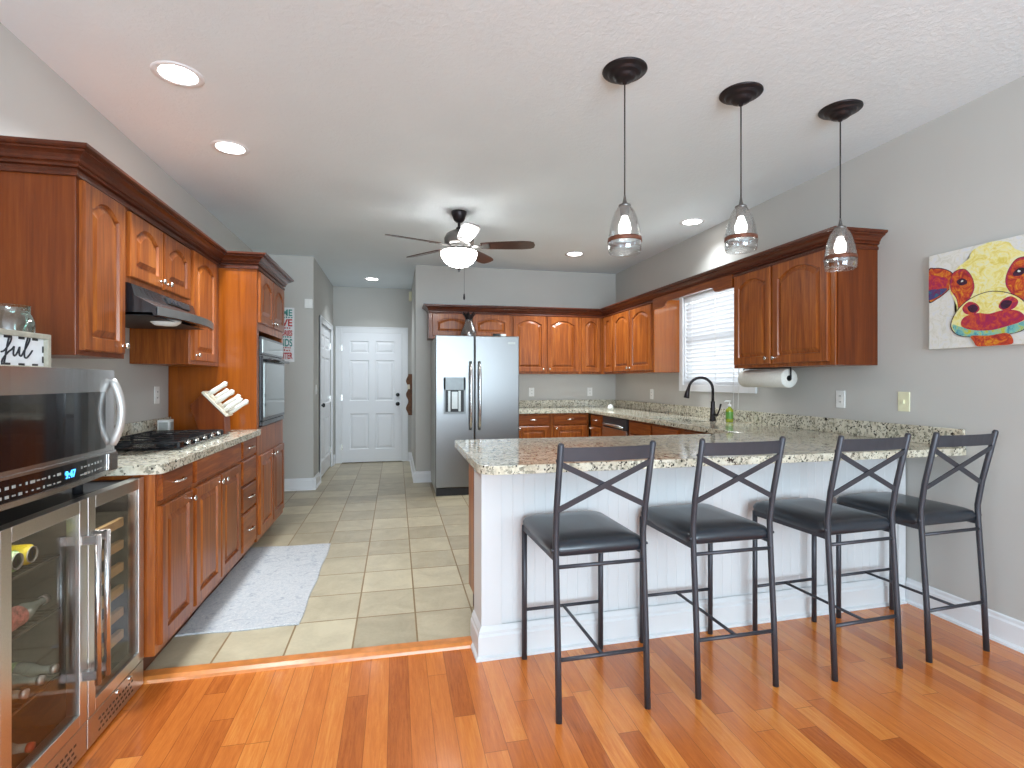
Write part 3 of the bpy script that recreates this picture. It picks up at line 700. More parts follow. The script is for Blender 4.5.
def outlet(label, c, n, mat='plate', switch=False, group=None):
    c, n = Vector(c), Vector(n); u = Vector((0, 0, 1)).cross(n)
    t = thing('wall_outlet' if not switch else 'light_switch', label, 'outlet' if not switch else 'switch', c, 0, group)
    part('cover_plate', MB().obox(c + n * 0.003, u, (0, 0, 1), n, 0.036, 0.058, 0.003), mat, t, 0.0015)
    if switch: part('toggle', MB().obox(c + n * 0.009, u, (0, 0, 1), n, 0.005, 0.012, 0.006), mat, t)
    else:
        for dz in (-0.02, 0.02):
            m = MB(); m.obox(c + n * 0.0065 + Vector((0, 0, dz)), u, (0, 0, 1), n, 0.016, 0.014, 0.001); m.setm(1)
            for s_ in (-1, 1): m.obox(c + n * 0.008 + Vector((0, 0, dz + 0.002)) + u * (0.006 * s_), u, (0, 0, 1), n, 0.0015, 0.005, 0.0006)
            part('socket', m, [mat, 'slot'], t)
    return t
outlet('white outlet on the left wall above the cooktop counter', (XL, 3.98, 1.19), (1, 0, 0))
outlet('white outlet on the back wall right beside the fridge', (1.755, YB, 1.137), (0, -1, 0))
outlet('white outlet on the back wall near the corner, over the drawers', (2.573, YB, 1.137), (0, -1, 0))
outlet('white outlet on the right wall left of the sink window', (XR, 5.69, 1.13), (-1, 0, 0))
outlet('white outlet on the right wall right of the paper towel roll', (XR, 2.995, 1.162), (-1, 0, 0))
outlet('almond coloured switch plate on the right wall above the backsplash end', (XR, 2.54, 1.163), (-1, 0, 0), 'almond', True)
outlet('white light switch on the hall left wall before the closet door', (HL, 6.76, 1.18), (1, 0, 0), 'plate', True)
th_ = MB(); th_.box(-1.05, -0.962, YH - 0.03, YH - 0.001, 2.14, 2.25); solo('alarm_box', th_, 'plate', 'small white chime box high on the grey wall left of the hall', 'chime', 0.004, origin=(-1.0, YH, 2.19))
th_ = MB(); th_.box(HX - 0.045, HX - 0.001, 8.33, 8.43, 2.54, 2.68); solo('alarm_sensor', th_, 'almond', 'small cream sensor high on the hall right wall by the end door', 'sensor', 0.004, origin=(HX, 8.38, 2.6))

# rustic wall plaque on hall right wall
pq = thing('key_rack', 'scalloped rustic wooden key rack hanging on the hall right wall beside the end door', 'key rack', (HX, 8.2, 1.07))
prf = []
for i in range(25):
    z = 0.76 + 0.63 * i / 24; prf.append((HX - 0.075 + 0.018 * math.cos(i / 24 * 6 * PI), z))
pm = MB(); pm.prism([(HX - 0.001, 8.17, 0.76)] + [(x, 8.17, z) for x, z in prf] + [(HX - 0.001, 8.17, 1.39)], (0, 0.05, 0)); part('board', pm, 'plaque', pq, 0.003)
part('tag', MB().box(HX - 0.07, HX - 0.035, 8.16, 8.169, 1.16, 1.23), 'cream', pq)

# word sign on the block wall
ws = thing('word_sign', 'tall white wall sign with teal and red words behind the oven tower', 'sign', (-1.31, YH, 1.82))
part('board', MB().box(-1.47, -1.165, YH - 0.022, YH - 0.001, 1.508, 2.141), 'signwhite', ws, 0.002)
def line(txt, z, size, mat, sx):
    part('lettering', text_mb(txt, size, (-1.185, YH - 0.0235, z), (1, 0, 0), (0, 0, 1), 0.001, 'RIGHT', None, 0.003, sx), mat, ws)
line('HOME', 2.045, 0.105, 'teal', 0.85); line('LOVE', 1.925, 0.115, 'redink', 0.9); line('MEMORIES', 1.815, 0.085, 'redink', 0.55); line('FRIENDS', 1.69, 0.12, 'teal', 0.58); line('LAUGHTER', 1.545, 0.10, 'redink', 0.5)
def smallrow(z, mat):
    m = MB(); x = -1.45
    while x < -1.20:
        w_ = random.uniform(0.012, 0.02); m.box(x, x + w_, YH - 0.0235, YH - 0.0222, z, z + random.uniform(0.012, 0.02)); x += w_ + 0.01
    part('lettering', m, mat, ws)
for z, m_ in ((2.018, 'teal'), (1.895, 'redink'), (1.79, 'teal'), (1.665, 'redink'), (1.635, 'redink')): smallrow(z, m_)

# ------------------------------------------------------------------ back and right wall cabinets
NB = (0, -1, 0); UX = (1, 0, 0)
fc = thing('wall_cabinet', 'short two-door cherry cabinet above the refrigerator', 'cabinet', (0.9, 6.58, 1.83))
part('body', MB().box(0.40, 1.405, BF, YB - 0.002, 1.80, 2.14), 'cherry', fc, 0.002)
part('side_panel', MB().box(0.385, 0.399, BF - 0.002, YB - 0.002, 1.80, 2.14), 'cherry_panel', fc)
door(fc, (0.43, BF, 1.83), UX, NB, 0.46, 0.275, 0.04, (0.43, 0.03)); door(fc, (0.92, BF, 1.83), UX, NB, 0.46, 0.275, 0.04, (0.03, 0.03))
wc = thing('wall_cabinet', 'two-door cherry wall cabinet on the back wall right of the fridge', 'cabinet', (1.85, 6.58, 1.39))
part('body', MB().box(1.407, 2.31, BF, YB - 0.002, 1.375, 2.14), 'cherry', wc, 0.002)
door(wc, (1.43, BF, 1.40), UX, NB, 0.425, 0.70, 0.05, (0.39, 0.035)); door(wc, (1.875, BF, 1.40), UX, NB, 0.415, 0.70, 0.05, (0.03, 0.035))
wcc = thing('wall_cabinet', 'corner cherry wall cabinet where the back and right cabinet rows meet', 'cabinet', (2.6, 6.5, 1.39))
cm = MB(); cm.box(2.312, XR - 0.002, BF, YB - 0.002, 1.375, 2.14); cm.box(RF, XR - 0.002, 6.08, BF, 1.375, 2.14); part('body', cm, 'cherry', wcc, 0.002)
door(wcc, (2.335, BF, 1.40), UX, NB, 0.255, 0.70, 0.045, None); NR = (-1, 0, 0)
door(wcc, (RF, 6.385, 1.40), (0, -1, 0), NR, 0.29, 0.70, 0.045, None)
wr = thing('wall_cabinet', 'two-door cherry wall cabinet on the right wall, far side of the sink window', 'cabinet', (2.8, 5.55, 1.39))
part('body', MB().box(RF, XR - 0.002, 5.05, 6.078, 1.375, 2.14), 'cherry', wr, 0.002)
part('side_panel', MB().box(RF - 0.001, XR - 0.002, 5.04, 5.05, 1.375, 2.14), 'cherry_gloss', wr)
door(wr, (RF, 6.06, 1.40), (0, -1, 0), NR, 0.455, 0.70, 0.05, (0.42, 0.035)); door(wr, (RF, 5.585, 1.40), (0, -1, 0), NR, 0.50, 0.70, 0.05, (0.03, 0.035))
wn = thing('wall_cabinet', 'two-door cherry wall cabinet nearest on the right wall, above the paper towels', 'cabinet', (2.8, 3.2, 1.39))
part('body', MB().box(RF, XR - 0.002, 2.722, 3.71, 1.385, 2.14), 'cherry', wn, 0.002)
part('side_panel', MB().box(RF + 0.012, XR - 0.002, 2.715, 2.7215, 1.385, 2.14), 'cherry_panel', wn)
door(wn, (RF, 3.69, 1.41), (0, -1, 0), NR, 0.415, 0.70, 0.05, (0.385, 0.04)); door(wn, (RF, 3.255, 1.41), (0, -1, 0), NR, 0.49, 0.70, 0.055, (0.03, 0.04))
# valance board over the sink window
vl = MB(); v0, v1 = 5.038, 3.713; L = [(RF, v0, 2.14), (RF, v0, 2.03)]
def vz(t):
    if t < 0.165: return 2.03
    if t < 0.215: q = (t - 0.165) / 0.05; return 2.03 + 0.05 * (1 - math.cos(q * PI)) / 2
    return 2.08
for k in range(1, 40):
    t = k / 40; tt = min(t, 1 - t); L.append((RF, v0 + (v1 - v0) * t, vz(tt)))
L += [(RF, v1, 2.03), (RF, v1, 2.14)]
vl.prism(L, (-0.018, 0, 0)); solo('valance_board', vl, 'cherry_h', 'scalloped cherry valance board bridging the cabinets above the sink window', 'valance', origin=(RF, 4.4, 2.0))

# ------------------------------------------------------------------ refrigerator
fr = thing('refrigerator', 'stainless side-by-side refrigerator with ice and water dispenser in the left door', 'refrigerator', (0.9, 6.25, 0))
FX0, FX1, FY = 0.425, 1.378, 5.85
part('cabinet_shell', MB().box(FX0 + 0.004, FX1 - 0.004, FY + 0.07, YB - 0.02, 0.03, 1.775), 'dispenser_lt', fr, 0.006)
gm = MB(); gm.box(FX0 + 0.01, FX1 - 0.01, FY + 0.04, FY + 0.07, 0.0, 0.085)
part('base_grille', gm, 'matte_black', fr)
split = 0.865
dl = part('freezer_door', MB().box(FX0, split - 0.004, FY, FY + 0.065, 0.095, 1.795), 'steel_fridge', fr, 0.01, seg=3)
dr = part('fridge_door', MB().box(split + 0.004, FX1, FY, FY + 0.065, 0.095, 1.795), 'steel_fridge', fr, 0.01, seg=3)
for dd, x in ((dl, split - 0.05), (dr, split + 0.05)):
    hm = MB(); pts = []
    for i in range(13):
        a = -1 + i / 6; pts.append((x, FY - 0.055 * (1 - abs(a) ** 5) + 0.0, 1.12 + 0.38 * a))
    hm.tube(pts, 0.018, 10); part('handle', hm, 'steel', dd)
dm = MB(); dx0, dx1, dz0, dz1 = 0.515, 0.76, 0.915, 1.325
dm.box(dx0, dx1, FY - 0.004, FY - 0.0005, dz1 - 0.14, dz1); dm.box(dx0, dx0 + 0.02, FY - 0.004, FY - 0.0005, dz0, dz1); dm.box(dx1 - 0.02, dx1, FY - 0.004, FY - 0.0005, dz0, dz1); dm.box(dx0, dx1, FY - 0.012, FY - 0.0005, dz0, dz0 + 0.025)
di = part('dispenser', dm, 'dispenser', dl)
part('dispenser_recess', MB().box(dx0 + 0.02, dx1 - 0.02, FY - 0.0025, FY - 0.0006, dz0 + 0.025, dz1 - 0.14), 'matte_black', di)
pd = MB(); pd.box(dx0 + 0.05, dx0 + 0.075, FY - 0.006, FY - 0.0025, dz0 + 0.03, dz1 - 0.15); pd.box(dx0 + 0.09, dx1 - 0.09, FY - 0.010, FY - 0.0025, dz0 + 0.06, dz1 - 0.16); pd.box(dx1 - 0.08, dx1 - 0.055, FY - 0.006, FY - 0.0025, dz0 + 0.03, dz1 - 0.15)
part('dispenser_paddle', pd, 'dispenser_lt', di)
lgm = MB(); lgm.box(1.245, 1.33, FY - 0.002, FY - 0.0002, 1.705, 1.73); part('badge', lgm, 'dispenser_lt', dr)
# on top of the fridge
gl = thing('glass_vase', 'smoky glass vase with a dark ruffled crown top standing on the refrigerator', 'vase', (0.82, 6.02, 1.776))
gm = MB(); gm.lathe([(0.092, 0), (0.100, 0.02), (0.094, 0.07), (0.070, 0.13), (0.048, 0.175), (0.042, 0.215)], (0.82, 6.02, 1.777), 24, cap1=False); part('glass_body', gm, 'lampglass', gl)
cm = MB(); n = 24; L = []
for r, z, am in ((0.036, 0.205, 0), (0.045, 0.24, 0.006), (0.062, 0.27, 0.016), (0.066, 0.285, 0.022)):
    L.append([(0.82 + (r + am * math.cos(j * 2 * PI * 7 / n)) * math.cos(j * 2 * PI / n), 6.02 + (r + am * math.cos(j * 2 * PI * 7 / n)) * math.sin(j * 2 * PI / n), 1.777 + z + am * math.cos(j * 2 * PI * 7 / n)) for j in range(n)])
cm.rings(L, True, True, True, False); part('ruffled_rim', cm, 'bronze', gl)
bm_ = MB(); bm_.tube([(1.10, 6.0, 1.806), (1.18, 6.0, 1.806)], 0.03, 12); bm_.setm(1).box(1.185, 1.25, 5.97, 6.03, 1.777, 1.83)
solo('small_gadget', bm_, ['matte_black', 'plate'], 'small black and white object lying on the fridge top, right side', 'gadget', 0.003, origin=(1.17, 6.0, 1.777))

# ------------------------------------------------------------------ back + right base cabinets
BB = 6.14
for x0, x1, lab in ((1.385, 1.845, 'cherry base cabinet next to the refrigerator, left drawer of the back run'), (1.847, 2.33, 'cherry base cabinet in the back corner, right drawer of the back run')):
    t = thing('base_cabinet', lab, 'cabinet', ((x0 + x1) / 2, 6.4, 0))
    part('body', MB().box(x0, x1, BB, YB - 0.002, 0.10, 0.888), 'cherry', t, 0.0015); part('toe_kick', MB().box(x0, x1, BB + 0.07, YB - 0.002, 0, 0.102), 'toe', t)
    door(t, (x0 + 0.03, BB, 0.755), UX, NB, x1 - x0 - 0.06, 0.115, 0, 'pull', True, 'drawer', 'cherry_x')
    door(t, (x0 + 0.03, BB, 0.135), UX, NB, x1 - x0 - 0.06, 0.60, 0, (0.03, 0.57))
RB = 2.35
def rbase(lab, y0, y1, dr_):
    t = thing('base_cabinet', lab, 'cabinet', (2.65, (y0 + y1) / 2, 0))
    part('body', MB().box(RB, XR - 0.002, y0, y1, 0.10, 0.888), 'cherry', t, 0.0015); part('toe_kick', MB().box(RB + 0.07, XR - 0.002, y0, y1, 0, 0.102), 'toe', t)
    n_ = len(dr_); w_ = (y1 - y0 - 0.04 * (n_ + 1)) / n_
    for i in range(n_):
        ys = y1 - 0.04 - i * (w_ + 0.04)
        door(t, (RB, ys, 0.755), (0, -1, 0), NR, w_, 0.115, 0, 'pull' if dr_[i] else None, True, 'drawer' if dr_[i] else 'false_drawer', 'cherry_h'); door(t, (RB, ys, 0.135), (0, -1, 0), NR, w_, 0.60, 0, (0.03, 0.57))
    return t
rbase('cherry base cabinet in the corner between back drawers and dishwasher', 5.70, 6.115, [1])
sb_ = thing('base_cabinet', 'two-door cherry sink base cabinet under the right counter', 'cabinet', (2.65, 4.5, 0))
m = MB(); m.box(RB, RB + 0.02, 3.98, 5.03, 0.10, 0.888); m.box(RB + 0.02, XR - 0.002, 3.98, 4.0, 0.10, 0.888); m.box(RB + 0.02, XR - 0.002, 5.01, 5.03, 0.10, 0.888); m.box(RB + 0.02, XR - 0.002, 4.0, 5.01, 0.10, 0.12)
part('body', m, 'cherry', sb_); part('toe_kick', MB().box(RB + 0.07, XR - 0.002, 3.98, 5.03, 0, 0.098), 'toe', sb_)
for i in range(2):
    ys = 4.99 - i * 0.495
    door(sb_, (RB, ys, 0.755), (0, -1, 0), NR, 0.455, 0.115, 0, None, True, 'false_drawer', 'cherry_h'); door(sb_, (RB, ys, 0.135), (0, -1, 0), NR, 0.455, 0.60, 0, ((0.42 if i == 0 else 0.03), 0.57))
rbase('cherry base cabinet between the sink base and the peninsula', 3.13, 3.978, [1])
dw = thing('dishwasher', 'stainless dishwasher built in under the right counter near the corner', 'dishwasher', (2.6, 5.36, 0))
part('tub', MB().box(RB + 0.02, XR - 0.01, 5.04, 5.69, 0.02, 0.885), 'matte_black', dw)
dd = part('door_panel', MB().box(RB - 0.025, RB + 0.02, 5.045, 5.685, 0.11, 0.765), 'steel', dw, 0.004)
part('control_strip', MB().box(RB - 0.022, RB + 0.02, 5.045, 5.685, 0.77, 0.882), 'gun', dw, 0.003)
hm = MB(); hm.tube([(RB - 0.022, 5.62, 0.79), (RB - 0.055, 5.58, 0.80), (RB - 0.07, 5.365, 0.805), (RB - 0.055, 5.15, 0.80), (RB - 0.022, 5.11, 0.79)], 0.016, 10); part('handle', hm, 'steel', dd)

# ------------------------------------------------------------------ U-shaped granite + sink
gt = thing('granite_countertop', 'large speckled granite countertop running from the back wall along the sink to the peninsula bar', 'countertop', (2.0, 3.0, 0.89))
SX0, SX1, SY0, SY1 = 2.40, 2.68, 4.08, 4.78
out_ = arc(0.42, 2.235, 0.08, 180, 270, 6) + [(XR - 0.003, 2.19), (XR - 0.003, YB - 0.003), (1.388, YB - 0.003), (1.388, 6.10), (2.31, 6.10), (2.31, 3.16)] + arc(0.38, 3.12, 0.04, 90, 180, 5)
hole_ = arc(SX1 - 0.04, SY1 - 0.04, 0.04, 90, 0, 4) + arc(SX1 - 0.04, SY0 + 0.04, 0.04, 0, -90, 4) + arc(SX0 + 0.04, SY0 + 0.04, 0.04, -90, -180, 4) + arc(SX0 + 0.04, SY1 - 0.04, 0.04, 180, 90, 4)
part('slab', slab_mb(out_, 0.892, 0.93, hole_), 'granite', gt, 0.008, seg=3)
sp_ = MB(); sp_.box(XR - 0.022, XR - 0.002, 2.195, YB - 0.003, 0.93, 1.03); sp_.box(1.39, XR - 0.022, YB - 0.022, YB - 0.002, 0.93, 1.03)
part('backsplash', sp_, 'granite', gt, 0.003)
sk = MB(); x0, x1, y0, y1 = SX0 - 0.01, SX1 + 0.01, SY0 - 0.01, SY1 + 0.01
def rr(x0, x1, y0, y1, z): return [(x, y, z) for x, y in arc(x1 - 0.05, y1 - 0.05, 0.05, 90, 0, 4) + arc(x1 - 0.05, y0 + 0.05, 0.05, 0, -90, 4) + arc(x0 + 0.05, y0 + 0.05, 0.05, -90, -180, 4) + arc(x0 + 0.05, y1 - 0.05, 0.05, 180, 90, 4)]
sk.rings([rr(x0 - 0.015, x1 + 0.015, y0 - 0.015, y1 + 0.015, 0.890), rr(x0, x1, y0, y1, 0.890), rr(x0 + 0.01, x1 - 0.01, y0 + 0.01, y1 - 0.01, 0.72), rr(x0 + 0.04, x1 - 0.04, y0 + 0.04, y1 - 0.04, 0.70)], True, False, False, True)
solo('sink', sk, 'steel', 'undermount stainless sink sunk in the right granite counter below the window', 'sink', origin=(2.54, 4.43, 0.70))
# faucet
fa = thing('kitchen_faucet', 'oil-rubbed bronze gooseneck faucet with pull-down spray behind the sink', 'faucet', (2.745, 4.16, 0.93))
bx, by = 2.745, 4.16
fm = MB(); fm.lathe([(0.03, 0), (0.03, 0.01), (0.024, 0.02), (0.022, 0.09), (0.019, 0.10), (0.0185, 0.16), (0.02, 0.17), (0.014, 0.175)], (bx, by, 0.931), 18); part('base', fm, 'bronze', fa)
dirx, diry = -0.96, 0.28; pts = [(bx, by, 1.10), (bx, by, 1.21)]
for i in range(0, 13):
    a = PI - i * (PI * 0.93) / 12; rr_ = 0.105; dx = (math.cos(a) + 1) * rr_; pts.append((bx + dirx * dx, by + diry * dx, 1.21 + rr_ * math.sin(a)))
ex = Vector(pts[-1])
fm = MB(); fm.tube(pts, 0.0125, 10); part('spout', fm, 'bronze', fa)
fm = MB(); fm.tube([ex, ex + Vector((dirx * 0.012, diry * 0.012, -0.04)), ex + Vector((dirx * 0.022, diry * 0.022, -0.095)), ex + Vector((dirx * 0.023, diry * 0.023, -0.10))], [0.014, 0.018, 0.026, 0.022], 12); part('spray_head', fm, 'bronze', fa)
fm = MB(); fm.tube([(bx, by, 0.985), (bx + 0.01, by - 0.045, 0.985), (bx + 0.012, by - 0.055, 0.99)], [0.014, 0.014, 0.011], 10); fm.tube([(bx + 0.011, by - 0.05, 0.985), (bx + 0.018, by - 0.075, 1.04), (bx + 0.022, by - 0.085, 1.085)], [0.008, 0.007, 0.009], 8); part('lever', fm, 'bronze', fa)
# soap bottle
so = thing('soap_bottle', 'green and yellow hand soap pump bottle beside the faucet', 'soap bottle', (2.80, 4.0, 0.931))
sm = MB(); sm.lathe([(0.028, 0), (0.031, 0.01), (0.031, 0.10), (0.024, 0.118), (0.012, 0.124), (0.012, 0.135)], (2.80, 4.0, 0.9315), 20); part('bottle', sm, 'liquid', so)
sm = MB(); sm.lathe([(0.0318, 0.03), (0.0318, 0.09)], (2.80, 4.0, 0.931), 20, cap0=False, cap1=False); part('label_band', sm, 'soaplabel', so)
sm = MB(); sm.lathe([(0.014, 0), (0.014, 0.018), (0.004, 0.02), (0.004, 0.04), (0.01, 0.042), (0.01, 0.05)], (2.80, 4.0, 1.066), 14); sm.tube([(2.80, 4.0, 1.112), (2.77, 4.01, 1.112), (2.76, 4.013, 1.104)], 0.005, 8); part('pump', sm, 'plate', so)
rb_ = MB(); rb_.lathe([(0.02, 0), (0.034, 0.012), (0.036, 0.03), (0.030, 0.05), (0.016, 0.062), (0.006, 0.066), (0.001, 0.067)], (2.56, 6.0, 0.9305), 20)
solo('round_ornament', rb_, 'plate', 'small round white ornament on the back corner of the counter', 'ornament', origin=(2.56, 6.0, 0.9305))
# paper towels under the near right cabinet
pt = thing('paper_towel_roll', 'white paper towel roll mounted under the near right wall cabinet', 'paper towel', (2.76, 3.48, 1.30))
pm = MB(); pr_ = [(0.021, -0.245), (0.067, -0.245), (0.069, -0.24), (0.069, 0.24), (0.067, 0.245), (0.021, 0.245)]
pm.lathe(pr_, (2.76, 3.495, 1.305), 30, 'Y', cap0=False, cap1=False); part('paper', pm, 'paper', pt)
pm = MB(); pm.lathe([(0.0205, -0.244), (0.0205, 0.244)], (2.76, 3.495, 1.305), 18, 'Y', cap0=False, cap1=False); part('core', pm, 'slot', pt)
pm = MB(); pm.tube([(2.76, 3.235, 1.38), (2.76, 3.235, 1.315), (2.76, 3.238, 1.305), (2.76, 3.30, 1.305)], 0.005, 8); pm.tube([(2.76, 3.755, 1.38), (2.76, 3.755, 1.31), (2.76, 3.69, 1.305)], 0.005, 8); pm.tube([(2.76, 3.235, 1.382), (2.76, 3.755, 1.382)], 0.005, 8); part('bracket', pm, 'matte_black', pt)

# ------------------------------------------------------------------ peninsula base (slightly skewed like the photo)
PA = R(2.1)
pn = thing('peninsula_base', 'white beadboard peninsula base with tall baseboard behind the bar stools', 'peninsula', (0.390, 2.43, ZW), PA)
def pl(name, mb, mat, bevel=0, label=None): return part(name, mb, mat, pn, bevel, False, label)
LN = 2.556; H0, H1 = 0.0, 0.889 - ZW
bd = MB(); L = [(0.0, 0.19), (0.0, 0.012)]
x = 0.10; L = [(0.10, 0.18), (0.10, 0.012)]
while x < LN - 0.10:
    x2 = min(x + 0.055, LN - 0.06); L += [(x2 - 0.004, 0.012), (x2 - 0.001, 0.0138), (x2 + 0.002, 0.012)]; x = x2
L += [(LN - 0.05, 0.012), (LN - 0.05, 0.18)]
bd.prism([(a, b2, 0.05) for a, b2 in L], (0, 0, H1 - 0.05)); pl('beadboard_panel', bd, 'white_pen')
pl('corner_post', MB().box(0.0, 0.10, 0.0, 0.19, 0.0, H1), 'white_pen', 0.003); pl('wall_post', MB().box(LN - 0.055, LN - 0.002, 0.0, 0.18, 0.0, H1), 'white_pen', 0.003)
bs = MB(); pf = [(0, 0), (0.030, 0), (0.029, 0.012), (0.018, 0.02), (0.018, 0.105), (0.012, 0.115), (0.012, 0.128), (0.004, 0.145), (0, 0.15)]
loops = []
for (px, py, ox, oy) in ((0.0, 0.19, -1, 0), (0.0, 0.0, -1, -1), (LN - 0.03, 0.0, 0, -1)):
    loops.append([(px + ox * a, py + oy * a, z) for a, z in pf])
bs.rings(loops, True, False); pl('baseboard', bs, 'white_pen')
cb_ = MB(); cb_.box(0.048, LN - 0.7, 0.192, 0.62, 0.115, H1); pl('cabinet_body', cb_, 'cherry', 0.001, 'dark cherry cabinet side')
pl('toe_kick', MB().box(0.06, LN - 0.7, 0.192, 0.55, 0.016, 0.115), 'brown_side')

# ------------------------------------------------------------------ bar stools
def make_stool():
    t = thing('bar_stool', '', 'stool')
    gun = 'gun'; W = 0.186; WF = 0.192; YR = -0.24; YF = 0.235
    z0 = ZW
    P = lambda nm, mb, mt=gun, bv=0: part(nm, mb, mt, t, bv, False)
    for s_ in (-1, 1):
        m = MB(); m.tube([(s_ * W, YR, z0), (s_ * W, YR + 0.012, 0.25), (s_ * W, YR + 0.035, 0.60), (s_ * W, YR + 0.038, 0.68), (s_ * (W + 0.002), YR + 0.02, 0.80), (s_ * (W + 0.004), YR - 0.035, 1.045), (s_ * (W + 0.004), YR - 0.037, 1.052)], [0.0125] * 6 + [0.008], 10); P('leg', m)
        m = MB(); m.tube([(s_ * WF, YF, z0), (s_ * WF, YF, 0.61)], 0.0125, 10); P('leg', m)
    m = MB(); zz = 0.60
    m.bar((-WF, YF, zz), (WF, YF, zz), 0.026, 0.016)
    for s_ in (-1, 1): m.bar((s_ * WF, YF, zz), (s_ * W, YR + 0.035, zz), 0.026, 0.016)
    P('seat_frame', m)
    # cushion
    hw_, y0, y1 = 0.200, YR + 0.035, YF + 0.03; loops = []
    def ring(ins, z, r=0.04):
        x = hw_ - ins; a0, a1 = y0 + ins, y1 - ins; L = []
        for cx, cy, s0 in ((x - r, a1 - r, 0), (-x + r, a1 - r, 90), (-x + r, a0 + r, 180), (x - r, a0 + r, 270)):
            for k in range(6): an = R(s0 + 90 * k / 5); L.append((cx + r * math.cos(an), cy + r * math.sin(an), z))
        return L
    m = MB(); m.rings([ring(0.012, 0.600), ring(0.002, 0.606), ring(0.0, 0.630), ring(0.008, 0.648), ring(0.03, 0.658), ring(0.07, 0.665), ring(0.12, 0.668)], True, True); P('seat', m, 'leather')
    yb = lambda z: YR + 0.038 - 0.075 * (z - 0.68) / 0.37
    m = MB(); L = []
    for k in range(9):
        a = -1 + k / 4; x = a * W; c = -0.016 * (1 - a * a); L.append([(x, yb(0.985) + c - 0.003, 0.982), (x, yb(1.035) + c - 0.003, 1.036), (x, yb(1.035) + c + 0.003, 1.036), (x, yb(0.985) + c + 0.003, 0.982)])
    m.rings(L, True, False); P('top_rail', m)
    for s_ in (-1, 1):
        m = MB(); m.bar((-W * s_, yb(0.975) + 0.004 * s_, 0.972), (W * s_, yb(0.79) + 0.004 * s_, 0.79), 0.022, 0.006, (0, -0.2, 1)); P('cross_brace', m)
    m = MB(); m.tube([(-W, YR + 0.03, 0.565), (W, YR + 0.03, 0.565)], 0.008, 8); P('rung', m)
    m = MB(); m.tube([(-W, YR + 0.012, 0.215), (W, YR + 0.012, 0.215)], 0.008, 8); P('rung', m)
    m = MB(); m.tube([(-WF, YF, 0.215), (WF, YF, 0.215)], 0.008, 8); P('rung', m)
    m = MB(); m.tube([(0, YR + 0.012, 0.215), (0, YF, 0.215)], 0.007, 8); P('stretcher', m)
    for s_ in (-1, 1):
        for y, z in ((YR + 0.036, 0.63), (YR - 0.02, 0.985)):
            m = MB(); m.tube([(s_ * (W + 0.003), y, z), (s_ * (W + 0.018), y, z)], 0.006, 8); P('bolt', m)
    return t
st0 = make_stool()
for i, (x, y, a, lab) in enumerate([(0.785, 2.156, 1.5, 'black-seated metal bar stool at the free left end of the peninsula, leftmost stool'),
    (1.392, 2.178, 1.0, 'black-seated metal bar stool second from the left, between first and third stools'),
    (2.032, 2.172, 3.5, 'black-seated metal bar stool third from the left, between the second and the rightmost stool'),
    (2.582, 2.205, 3.5, 'black-seated metal bar stool closest to the right wall, rightmost stool')]):
    o = st0 if i == 0 else copy_tree(st0)
    o.location = (x, y, 0); o.rotation_euler = (0, 0, R(a)); o['label'] = lab; o['group'] = 'metal bar stools along the peninsula'

# ------------------------------------------------------------------ pendants
def make_pendant():
    t = thing('pendant_light', '', 'pendant light')
    P = lambda nm, mb, mt: part(nm, mb, mt, t, 0, False)
    m = MB(); m.lathe([(0.104, 0), (0.105, -0.005), (0.100, -0.010), (0.082, -0.012), (0.078, -0.016), (0.074, -0.024), (0.070, -0.027), (0.056, -0.029), (0.052, -0.034), (0.048, -0.042), (0.038, -0.049), (0.022, -0.054), (0.012, -0.057), (0.009, -0.066), (0.004, -0.068)], (0, 0, ZC), 40); P('canopy', m, 'bronze')
    m = MB(); m.tube([(0, 0, ZC - 0.05), (0, 0, 2.15)], 0.0035, 8); P('cord', m, 'bead')
    m = MB(); m.lathe([(0.004, 2.165), (0.008, 2.14), (0.012, 2.125), (0.028, 2.118), (0.030, 2.108), (0.024, 2.105), (0.021, 2.07), (0.017, 2.065)], (0, 0, 0), 24); P('socket', m, 'blade_silver')
    m = MB(); m.lathe([(0.031, 2.108), (0.045, 2.085), (0.058, 2.05), (0.069, 2.005), (0.076, 1.96), (0.079, 1.92), (0.077, 1.885), (0.073, 1.872), (0.070, 1.874), (0.073, 1.888), (0.0745, 1.92), (0.072, 1.96), (0.065, 2.005), (0.054, 2.05), (0.041, 2.083), (0.029, 2.103)], (0, 0, 0), 36, cap0=False, cap1=False); [setattr(v.co, 'z', 2.108 - (2.108 - v.co.z) * 0.93) for v in m.bm.verts]; P('glass_shade', m, 'pglass')
    m = MB(); m.lathe([(0.0785, 1.928), (0.0805, 1.928), (0.0785, 1.95), (0.0765, 1.95)], (0, 0, 0), 36, cap0=False, cap1=False); [setattr(v.co, 'z', 2.108 - (2.108 - v.co.z) * 0.93) for v in m.bm.verts]; P('metal_band', m, 'rustband')
    m = MB(); m.lathe([(0.012, 2.068), (0.016, 2.055), (0.028, 2.025), (0.030, 2.005), (0.025, 1.985), (0.012, 1.972), (0.001, 1.970)], (0, 0, 0), 20); P('bulb', m, 'bulb')
    return t
p0_ = make_pendant()
for i, (x, y, lab) in enumerate([(1.055, 2.305, 'clear glass pendant light leftmost over the peninsula, nearest the middle of the room'), (1.718, 2.36, 'clear glass pendant light in the middle of the three over the peninsula'), (2.345, 2.385, 'clear glass pendant light nearest the right wall, in front of the cherry cabinet')]):
    o = p0_ if i == 0 else copy_tree(p0_)
    o.location = (x, y, 0); o['label'] = lab; o['group'] = 'pendant lights over the peninsula'
    if i == 1:
        for ch in o.children:
            if ch.name.startswith('cord'): ch.scale.z = 0.892; ch.location.z = 0.292
            elif not ch.name.startswith('canopy'): ch.location.z = 0.06

